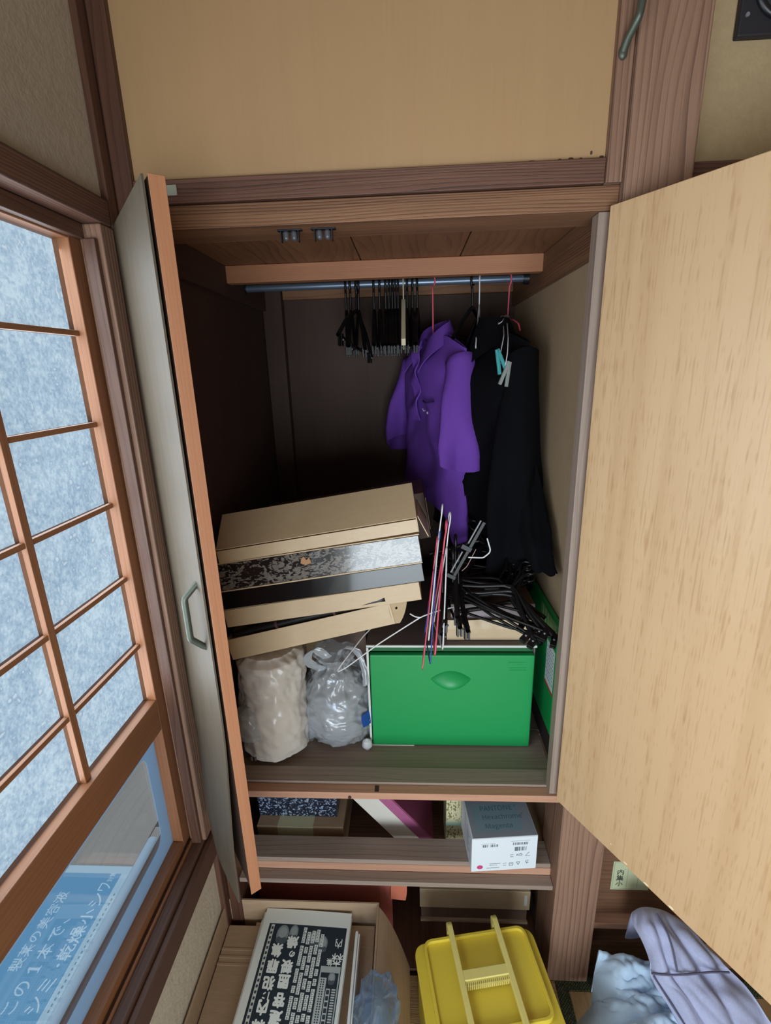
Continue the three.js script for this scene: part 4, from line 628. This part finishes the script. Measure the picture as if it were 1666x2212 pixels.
{ const t = local(thing('ink_box', 'white ink carton with a grey printed top on the front edge of the lower shelf', 'box', [0.1405, 0.363, -0.0035])); t.rotation.y = 5 * Math.PI / 180;
  const w = 0.167, h = 0.108, d = 0.13, white = std([222, 228, 234], 0.45);
  part(t, 'body', bx(0, w, 0, h, -d, 0, 0.0015), white);
  part(t, 'top', quad([0.003, h + 0.0005, -0.002], [w - 0.002, h + 0.0005, -0.002], [w - 0.002, h + 0.0005, -d + 0.002], [0.003, h + 0.0005, -d + 0.002]), canvasMat(512, 400, (c) => { c.fillStyle = '#8a949e'; c.fillRect(0, 0, 512, 400); c.fillStyle = '#7d98a2'; c.fillRect(40, 100, 380, 250); c.fillStyle = '#3f6672'; c.font = '62px sans-serif'; c.fillText('PANTONE', 108, 160); c.font = '24px sans-serif'; c.fillText('®', 398, 132); c.font = '58px sans-serif'; c.fillText('Hexachrome', 112, 240); c.font = '24px sans-serif'; c.fillText('®', 440, 210); c.font = '58px sans-serif'; c.fillText('Magenta', 118, 322); }, 0.4), 'grey top with three printed lines of lettering');
  part(t, 'front_print', quad([0.001, 0.001, 0.0004], [w - 0.001, 0.001, 0.0004], [w - 0.001, h - 0.001, 0.0004], [0.001, h - 0.001, 0.0004]), canvasMat(640, 414, (c) => {
    c.fillStyle = '#dee6ee'; c.fillRect(0, 0, 640, 414); const barc = (x, y, w2, h2, s) => { for (let k = 0; k < w2; k += 4) { if (hash(k, s, 7) > 0.42) { c.fillStyle = '#39414c'; c.fillRect(x + k, y, 3, h2); } } };
    c.fillStyle = '#8894a2'; c.fillRect(84, 62, 140, 4); c.fillRect(380, 46, 190, 4); barc(104, 76, 150, 32, 1); barc(400, 66, 150, 32, 2); barc(408, 124, 126, 50, 3);
    c.fillStyle = '#c2447c'; c.beginPath(); c.ellipse(82, 362, 30, 26, 0, 0, 7); c.fill(); c.fillStyle = '#6c7886'; c.fillRect(176, 322, 110, 6); c.fillRect(176, 342, 80, 5); c.fillRect(146, 376, 130, 6);
    const icons = [[396, 224], [470, 220], [552, 216], [330, 330], [392, 330], [462, 320], [552, 316]]; icons.forEach(([x, y], i) => { c.strokeStyle = c.fillStyle = '#4a5562'; c.lineWidth = 5; c.beginPath(); if (i === 2) { c.moveTo(x - 20, y + 24); c.lineTo(x + 16, y - 20); c.moveTo(x - 24, y + 30); c.lineTo(x + 24, y + 30); } else if (i === 1) { c.rect(x - 26, y, 52, 16); c.moveTo(x - 4, y); c.lineTo(x + 20, y - 14); } else if (i === 5) { c.moveTo(x - 16, y); c.lineTo(x + 16, y); c.lineTo(x + 6, y + 26); c.lineTo(x - 6, y + 26); c.closePath(); c.moveTo(x, y + 26); c.lineTo(x, y + 40); } else if (i === 4) { c.rect(x - 18, y - 4, 36, 34); c.moveTo(x - 8, y + 6); c.lineTo(x + 8, y + 6); } else if (i === 6) { c.arc(x, y + 4, 16, 0.6, 5.6); c.moveTo(x, y); c.lineTo(x - 6, y + 32); } else { c.moveTo(x - 20, y); c.lineTo(x + 16, y - 4); c.moveTo(x - 18, y + 24); c.lineTo(x + 14, y + 24); } c.stroke(); });
  }, 0.4), 'white front with barcodes, small symbols and a magenta dot');
  part(t, 'left_print', quad([-0.0004, 0.001, -d], [-0.0004, 0.001, 0], [-0.0004, h - 0.001, 0], [-0.0004, h - 0.001, -d]), canvasMat(400, 330, (c) => { c.fillStyle = '#d6dfe8'; c.fillRect(0, 0, 400, 330); c.fillStyle = '#b04a86'; c.fillRect(150, 0, 10, 330); c.fillStyle = '#5d7686'; for (let k = 0; k < 9; k++) c.fillRect(206, 70 + k * 24, 120 - (k % 3) * 22, 9); c.fillRect(346, 60, 8, 220); }, 0.45), 'printed left side with a magenta line'); }
// below the lower shelf
{ const t = thing('flat_carton', 'light cream flat carton pushed under the lower shelf', 'box', [0.17, 0.066, -0.25]); part(t, 'body', grain(bx(0.010, 0.331, 0.0665, 0.139, -0.42, -0.118, 0.002), M.cream), M.cream); part(t, 'tape', bx(0.314, 0.322, 0.085, 0.125, -0.1185, -0.1175, 0), std([220, 220, 216], 0.5), 'white tape scrap'); }
{ const t = thing('flat_carton', 'brown flat carton underneath the cream one, on the closet bottom', 'box', [0.17, 0.005, -0.25]); part(t, 'body', grain(bx(0.014, 0.327, 0.0055, 0.066, -0.42, -0.128, 0.002), M.brownCard), M.brownCard); part(t, 'lip', grain(bx(0.012, 0.329, 0.0055, 0.014, -0.1285, -0.120, 0.001), M.card), M.card); }
{ const t = thing('salmon_case', 'salmon pink rounded case with a holed tab at its right end, behind the large carton', 'case', [-0.26, 0.005, -0.12]);
  const prof = []; for (let k = 0; k <= 12; k++) { const a = k / 12 * Math.PI; prof.push([0.036 * Math.cos(a) * -1, 0.195 + 0.030 * Math.sin(a)]); } const rings = [-0.452, -0.07].map((x) => [...prof.map(([z, y]) => [x, y, -0.112 + z]), [x, 0.006, -0.076], [x, 0.006, -0.148]]);
  part(t, 'body', loft(rings, { caps: true }), M.salmonDark);
  { const s = new THREE.Shape(); s.moveTo(0, 0); s.lineTo(0.040, -0.004); s.quadraticCurveTo(0.046, 0.026, 0.044, 0.052); s.lineTo(0.002, 0.054); s.closePath(); const hole = new THREE.Path(); hole.absarc(0.026, 0.026, 0.0034, 0, 7); s.holes.push(hole); part(t, 'tab', new THREE.ExtrudeGeometry(s, { depth: 0.003, bevelEnabled: true, bevelSize: 0.001, bevelThickness: 0.0008, bevelSegments: 1 }).translate(-0.071, 0.176, -0.066), M.salmon, 'flat salmon tab with a hole'); } }

// ------------------------------------------------------------------ on the floor
{ const t = thing('large_carton', 'large open cardboard carton standing in front of the closet by the window wall', 'box', [-0.3, 0.001, 0.2]);
  const x0 = -0.508, x1 = -0.098, z0 = -0.002, z1 = 0.52, y1 = 0.25, q = (a, b, c, d, e, f) => grain(bx(a, b, c, d, e, f, 0.001), M.card);
  part(t, 'bottom', q(x0, x1, 0.001, 0.005, z0, z1), M.card);
  part(t, 'wall', q(x0, x1, 0.0055, y1, z0, z0 + 0.005), M.card); part(t, 'wall', q(x0, x1, 0.0055, y1, z1 - 0.005, z1), M.card); part(t, 'wall', q(x0, x0 + 0.005, 0.0055, y1, z0 + 0.0055, z1 - 0.0055), M.card); part(t, 'wall', q(x1 - 0.005, x1, 0.0055, y1, z0 + 0.0055, z1 - 0.0055), M.card);
  const rows = []; for (let j = 0; j <= 4; j++) { const v = j / 4; rows.push([...Array(6)].map((_, i) => { const u = i / 5; const zz = lerp(z0 + 0.012 + v * 0.055, z1, u); return [x1 + 0.001 + v * 0.078, y1 - 0.10 * v * v - 0.03 * v, zz]; })); }
  part(t, 'flap', uvBox(sheet(rows, 12, 12, 0.004), 'z', [0.3, 0.3]), M.card, 'outer flap folded down on the right'); }
{ const t = thing('folded_carton', 'flattened brown carton with creases lying inside the large carton', 'cardboard', [-0.4, 0.18, 0.2]);
  part(t, 'panel', grain(bx(-0.500, -0.35, 0.150, 0.186, 0.022, 0.50, 0.002), M.card), M.card); part(t, 'panel', grain(bx(-0.43, -0.11, 0.150, 0.184, 0.012, 0.50, 0.002), M.card), M.card);
  for (const z of [0.075, 0.092, 0.108]) part(t, 'crease', grain(bx(-0.500, -0.36, 0.1855, 0.1868, z, z + 0.006, 0.0006), M.card), M.card);
  part(t, 'fill', grain(bx(-0.49, -0.11, 0.006, 0.149, 0.03, 0.50, 0.002), M.card), M.card); }
const news = canvasMat(900, 1350, (c) => {
  c.fillStyle = '#dde2dc'; c.fillRect(0, 0, 900, 1350);
  c.fillStyle = '#1e2a33'; c.fillRect(70, 140, 800, 930);
  c.fillStyle = '#c9cdc6'; c.fillRect(94, 150, 34, 900); c.fillStyle = '#33404a'; for (let k = 0; k < 20; k++) c.fillRect(101, 170 + k * 44, 20, 22);
  const rot = (g, x, y, s, w, col = '#e6eae4') => { c.save(); c.translate(x, y); c.rotate(Math.PI); write(c, g, 0, 0, s, col, w); c.restore(); };
  const face = (x, y, rx, ry) => { c.fillStyle = '#7f898c'; c.beginPath(); c.ellipse(x, y, rx, ry, 0, 0, 7); c.fill(); c.fillStyle = '#4b555b'; c.beginPath(); c.ellipse(x, y + ry * 0.7, rx * 0.95, ry * 0.42, 0, 0, 7); c.fill(); c.fillStyle = '#98a1a2'; c.beginPath(); c.ellipse(x, y - ry * 0.15, rx * 0.7, ry * 0.6, 0, 0, 7); c.fill(); };
  face(230, 230, 62, 80); face(340, 210, 44, 66); face(560, 250, 52, 62); face(650, 290, 48, 66);
  [...'集罪犯に内森'].forEach((g, i) => { if (g === 'に') { c.strokeStyle = '#e6eae4'; c.lineWidth = 11; c.beginPath(); c.moveTo(240, 700); c.lineTo(240, 760); c.moveTo(210, 705); c.lineTo(190, 720); c.moveTo(212, 750); c.lineTo(186, 744); c.stroke(); } else rot(g, 268, [430, 560, 692, 0, 868, 1010][i], 112, 17); });
  [...'燥の製盟容連本'].forEach((g, i) => rot(g, 402, [352, 428, 552, 668, 806, 930, 1046][i], g === 'の' ? 64 : 108, 17));
  for (let col = 0; col < 5; col++) { const x = 436 + col * 46; let y = 160 + (col * 37) % 50; while (y < 900) { const n = 2 + Math.floor(hash(col, y, 3) * 5); c.fillStyle = '#dfe4de'; for (let k = 0; k < n && y < 900; k++) { c.fillRect(x, y, 33, 25); c.fillStyle = '#5b666c'; c.fillRect(x + 7 + hash(k, y, 4) * 8, y + 5, 5, 16); c.fillRect(x + 5, y + 9 + hash(k, y, 5) * 6, 22, 3); c.fillStyle = '#dfe4de'; y += 28; } y += 20; } }
  for (let k = 0; k < 5; k++) { c.fillStyle = '#dfe4de'; c.fillRect(430 + k * 46, 960, 36, 36); c.fillRect(430 + k * 46, 1008, 36, 40); c.fillStyle = '#566168'; c.fillRect(440 + k * 46, 970, 5, 60); c.fillRect(434 + k * 46, 982, 26, 3); }
  c.fillStyle = '#aab2b0'; c.fillRect(672, 470, 190, 600); c.fillStyle = '#1e2a33'; c.fillRect(684, 520, 166, 540); c.fillStyle = '#b7bebb'; c.fillRect(684, 560, 60, 490); c.fillRect(752, 640, 40, 410); c.fillStyle = '#2c3942'; for (let k = 0; k < 26; k++) { c.fillRect(692, 570 + k * 18, 12, 11); c.fillRect(714, 570 + k * 18, 12, 11); } for (let k = 0; k < 9; k++) c.fillRect(758, 650 + k * 44, 28, 32);
  face(790, 560, 34, 46); c.fillStyle = '#b7bebb'; for (let k = 0; k < 22; k++) c.fillRect(806, 640 + k * 19, 36, 12);
  rot('森', 870, 470, 110, 9); rot('内', 850, 320, 84, 9); rot('集', 780, 470, 66, 9);
  c.fillStyle = '#8c9594'; for (let k = 0; k < 3; k++) for (let j = 0; j < 26; j++) c.fillRect(80 + j * 30, 1110 + k * 40, 20, 12);
  c.fillStyle = '#8c9594'; for (let k = 0; k < 5; k++) for (let j = 0; j < 28; j++) if (hash(k, j, 8) > 0.2) c.fillRect(80 + j * 28, 1240 + k * 22, 20, 8);
}, 0.85);
{ const t = local(thing('newspaper', 'folded newspaper with white headlines on black, on top in the large carton', 'newspaper', [-0.398, 0.204, 0.0045])); t.rotation.y = -0.03;
  const w = 0.228, d = 0.345;
  const rows = [0, 1, 2, 3].map((j) => [0, 1, 2, 3].map((i) => [w * i / 3, 0.0185 + 0.0012 * Math.sin(i * 1.3 + j * 0.8), d * j / 3]));
  const g = sheet(rows, 16, 24, 0.003); { const p = g.attributes.position, uv = g.attributes.uv; for (let i = 0; i < p.count; i++) uv.setXY(i, p.getX(i) / w, 1 - p.getZ(i) / d); }
  part(t, 'front_page', g, news);
  for (let k = 0; k < 5; k++) { const s = bx(rr(-0.006, 0.002), w + rr(-0.004, 0.003), k * 0.0031 - 0.0008, k * 0.0031 + 0.002, rr(0, 0.006), d + rr(0, 0.006), 0.0008); part(t, 'page', s, M.paperWhite); } }
{ const t = local(thing('newspaper', 'older newspaper lying under the top one, its left edge showing', 'newspaper', [-0.412, 0.1875, 0.012])); t.rotation.y = -0.015; for (let k = 0; k < 4; k++) part(t, 'page', bx(0, 0.225, k * 0.0038, k * 0.0038 + 0.003, 0.002 * k, 0.34, 0.0012), M.paperWhite); }
{ const t = thing('paper_roll', 'narrow white paper strip standing beside the newspaper in the large carton', 'paper', [-0.145, 0.187, 0.25]); part(t, 'sheet', bx(-0.156, -0.149, 0.187, 0.226, 0.052, 0.34, 0.002), M.paperWhite); part(t, 'fold', bx(-0.1485, -0.1445, 0.187, 0.222, 0.056, 0.34, 0.001), M.paperWhite); }
{ const t = local(thing('plastic_wrapper', 'crumpled clear plastic wrapper at the right edge of the large carton', 'wrapper', [-0.100, 0.200, 0.225]));
  const g = blob([[0.02, 0], [0.045, 0.015], [0.05, 0.05], [0.034, 0.078], [0.008, 0.09]], 1.3, 0.024, 41, [0.02, 0.0], 70, 100); g.scale(0.85, 1, 1); part(t, 'film', g, filmC); const b = blob([[0.01, 0.002], [0.034, 0.016], [0.036, 0.045], [0.01, 0.07]], 1.4, 0.012, 47, [0.02, 0], 30, 40); b.scale(0.75, 1, 1); part(t, 'inner_fold', b, filmC, 'inner layer of clear film'); }
// yellow carrying box
{ const t = local(thing('storage_box', 'yellow plastic storage box with a ladder shaped carrying handle on its lid', 'box', [-0.006, 0.001, 0.066])); t.rotation.y = 9.6 * Math.PI / 180;
  const rrect = (w, d, r) => { const s = new THREE.Shape(); s.moveTo(r, 0); s.lineTo(w - r, 0); s.quadraticCurveTo(w, 0, w, r); s.lineTo(w, d - r); s.quadraticCurveTo(w, d, w - r, d); s.lineTo(r, d); s.quadraticCurveTo(0, d, 0, d - r); s.lineTo(0, r); s.quadraticCurveTo(0, 0, r, 0); return s; };
  const slab = (x, z, w, d, r, y, h, bev = 0.002) => { const g = new THREE.ExtrudeGeometry(rrect(w, d, r), { depth: h - 2 * bev, bevelEnabled: bev > 0, bevelSize: bev, bevelThickness: bev, bevelOffset: -bev, bevelSegments: 3, curveSegments: 8 }); g.rotateX(Math.PI / 2); g.translate(x, y + h - bev, z); return g; };
  part(t, 'body', slab(0.004, 0.002, 0.296, 0.262, 0.03, 0, 0.186, 0.004), M.yellow);
  part(t, 'flange', slab(-0.002, -0.004, 0.308, 0.276, 0.03, 0.187, 0.010, 0.002), M.yellow);
  part(t, 'lid', slab(0.022, 0.0, 0.262, 0.190, 0.022, 0.1975, 0.008, 0.002), M.yellow);
  { const ring = rrect(0.264, 0.192, 0.024); ring.holes.push(new THREE.Path(rrect(0.250, 0.178, 0.018).getPoints(8).map((p) => new THREE.Vector2(p.x + 0.007, p.y + 0.007)))); const g = new THREE.ExtrudeGeometry(ring, { depth: 0.007, bevelEnabled: true, bevelSize: 0.0012, bevelThickness: 0.0012, bevelOffset: -0.0012, bevelSegments: 2, curveSegments: 8 }); g.rotateX(Math.PI / 2); g.translate(0.021, 0.2135, -0.001); part(t, 'lid_rim', g, M.yellow); }
  const h = local(part(t, 'handle', merge([0.088, 0.206].map((x) => { const s = new THREE.Shape(); s.moveTo(-0.016, 0.196); s.lineTo(-0.022, 0.226); s.quadraticCurveTo(-0.020, 0.237, -0.008, 0.238); s.lineTo(0.21, 0.232); s.quadraticCurveTo(0.226, 0.23, 0.228, 0.218); s.lineTo(0.226, 0.200); s.lineTo(0.216, 0.200); s.lineTo(0.214, 0.222); s.lineTo(-0.006, 0.228); s.lineTo(-0.008, 0.196); s.closePath(); const g = new THREE.ExtrudeGeometry(s, { depth: 0.010, bevelEnabled: true, bevelSize: 0.0015, bevelThickness: 0.0015, bevelSegments: 2 }); g.rotateY(-Math.PI / 2); g.translate(x + 0.010, 0, 0); return g; })), M.yellowPale, 'pale yellow handle frame'));
  part(h, 'crossbar', bx(0.098, 0.206, 0.224, 0.236, 0.086, 0.108, 0.002), M.yellowPale);
  part(h, 'comb', merge([...Array(22)].map((_, i) => bx(0.100 + i * 0.0048, 0.1028 + i * 0.0048, 0.216, 0.233, 0.108, 0.117, 0.0006))), M.yellowPale, 'row of comb teeth'); }
// clothes at the lower right
const cloth = (base, alt, seed) => { const m = plain({ base, alt, fx: 60, fy: 60, seed, tile: [0.12, 0.12], bump: 0.0002, rough: 0.9, w: 256, h: 256 }); return m; };
{ const t = thing('blue_cloth', 'light blue cotton garment crumpled on the floor at the lower right', 'clothing', [0.5, 0.002, 0.15]); const m = cloth([190, 214, 238], [178, 204, 232], 101);
  const ctrl = [
  [[0.449,0.200,0.067],[0.496,0.205,0.078],[0.547,0.200,0.089],[0.615,0.190,0.087],[0.691,0.180,0.088]],
  [[0.448,0.120,0.066],[0.471,0.215,0.124],[0.526,0.215,0.131],[0.592,0.200,0.130],[0.666,0.190,0.131]],
  [[0.447,0.040,0.074],[0.465,0.180,0.149],[0.512,0.205,0.165],[0.572,0.200,0.169],[0.646,0.190,0.165]],
  [[0.440,0.020,0.087],[0.446,0.170,0.171],[0.503,0.220,0.202],[0.568,0.200,0.197],[0.640,0.190,0.194]],
  [[0.358,0.010,0.142],[0.430,0.140,0.207],[0.486,0.210,0.243],[0.552,0.190,0.231],[0.625,0.180,0.224]]]; ctrl.unshift(ctrl[0].map((p) => [p[0] + 0.01, 0.004, p[2] - 0.03]));
  part(t, 'fabric', uvBox(sheet(ctrl, 60, 60, 0.004, (u, v, p) => { const f = 0.008 * Math.sin(u * 9 + v * 17 + 3 * n3(u * 3, v * 3, 1)) + 0.010 * n3(u * 7, v * 12, 4) + 0.007 * (0.5 - Math.abs(n3(u * 9, v * 16, 9) * 2)); return [0, f * sstep(0.1, 0.3, v), 0]; }), 'x', [0.12, 0.12]), m);
  part(t, 'cuff', uvBox(sheet([[[0.40, 0.12, 0.20], [0.45, 0.205, 0.215], [0.50, 0.222, 0.235]], [[0.38, 0.09, 0.245], [0.45, 0.19, 0.27], [0.51, 0.215, 0.29]], [[0.36, 0.01, 0.29], [0.45, 0.15, 0.32], [0.51, 0.2, 0.33]]], 24, 24, 0.004, (u, v) => [0, 0.012 + 0.008 * Math.sin(u * 11 + v * 5) + 0.007 * n3(u * 8, v * 8, 12), 0]), 'x', [0.12, 0.12]), m); }
{ const t = thing('grey_garment', 'pale lavender grey garment with dark seams lying over the blue one', 'clothing', [0.6, 0.2, 0.12]); const m = cloth([178, 182, 212], [150, 156, 190], 107);
  const ctrl = [
  [[0.531,0.300,0.043],[0.548,0.315,0.043],[0.578,0.310,0.039],[0.612,0.300,0.041],[0.652,0.280,0.053]],
  [[0.522,0.305,0.073],[0.532,0.335,0.090],[0.569,0.330,0.087],[0.611,0.310,0.083],[0.664,0.290,0.088]],
  [[0.537,0.280,0.113],[0.544,0.310,0.123],[0.581,0.310,0.122],[0.635,0.300,0.119],[0.690,0.280,0.119]],
  [[0.533,0.250,0.144],[0.557,0.275,0.159],[0.597,0.275,0.158],[0.654,0.270,0.148],[0.721,0.260,0.140]],
  [[0.549,0.235,0.176],[0.579,0.260,0.189],[0.621,0.265,0.190],[0.673,0.260,0.185],[0.745,0.250,0.182]],
  [[0.571,0.220,0.223],[0.601,0.240,0.232],[0.649,0.240,0.230],[0.703,0.230,0.223],[0.766,0.220,0.216]]]; ctrl.unshift(ctrl[0].map((p) => [p[0] + 0.012, 0.16, p[2] - 0.035]));
  part(t, 'fabric', uvBox(sheet(ctrl, 60, 70, 0.004, (u, v, p) => { const f = 0.006 * Math.sin(u * 22 + v * 4 + 4 * n3(u * 3, v * 2, 6)) + 0.008 * n3(u * 9, v * 5, 14); return [0, f * sstep(0.18, 0.35, v), 0]; }), 'x', [0.12, 0.12]), m);
  const seam = std([92, 90, 112], 0.9), along = (pts) => tube(pts.map((p) => [p[0], p[1] + 0.004, p[2] + 0.003]), 0.0022, 40, 5);
  part(t, 'seam', along([[0.532, 0.262, 0.142], [0.556, 0.286, 0.158], [0.597, 0.288, 0.157], [0.654, 0.283, 0.148], [0.70, 0.276, 0.143]]), seam); part(t, 'seam', along([[0.568, 0.342, 0.068], [0.576, 0.334, 0.105], [0.578, 0.318, 0.13], [0.578, 0.292, 0.155]]), seam); part(t, 'seam', along([[0.534, 0.262, 0.146], [0.551, 0.248, 0.18], [0.572, 0.232, 0.22]]), seam); }

// ------------------------------------------------------------------ on the ledge outside the glass
const posterW = 0.62, posterMat = canvasMat(1240, 720, (c) => {
  c.fillStyle = '#cfe4ee'; c.fillRect(0, 0, 1240, 720); c.fillStyle = '#76b0d4'; c.fillRect(0, 0, 1196, 640);
  for (let k = 0; k < 60; k++) { c.fillStyle = `rgba(120,170,205,${0.03 + 0.05 * hash(k, 1, 1)})`; c.fillRect(hash(k, 2, 2) * 1100, hash(k, 3, 3) * 560, 60 + hash(k, 4, 4) * 160, 30 + hash(k, 5, 5) * 60); }
  write(c, '製薬の美容液', 815, 425, 46, '#dbeefa', 8); write(c, 'この1本で、', 680, 486, 58, '#dbeefa', 8); write(c, 'シミ・乾燥小シワ', 690, 565, 60, '#e2f2fc', 9); write(c, '対策', 1150, 588, 28, '#e2f2fc', 9);
  c.fillStyle = '#7d98a8'; for (let k = 0; k < 22; k++) c.fillRect(700 + k * 18, 664, 9, 7);
}, 0.5);
{ const t = thing('poster', 'blue poster with white Japanese lettering lying outside behind the lower glass', 'poster', [-0.8, 0.4955, 0.42]);
  part(t, 'sheet', sheet([0, 1, 2].map((j) => [0, 1, 2, 3].map((i) => [-0.65 - j * 0.185, 0.4985 + 0.001 * Math.sin(i + j), 0.107 + (3 - i) * posterW / 3])), 8, 8, 0.001), posterMat);
  const rings = [0.06, 0.2, 0.4, 0.727].map((z) => [...Array(20)].map((_, k) => { const a = k / 20 * Math.PI * 2; return [-0.632 + 0.017 * Math.cos(a) , 0.5165 + 0.018 * Math.sin(a), z]; })); part(t, 'rolled_edge', loft(rings, { caps: true }), std([196, 212, 224], 0.6), 'white lower edge rolled up'); }

renderer.render(scene, camera);
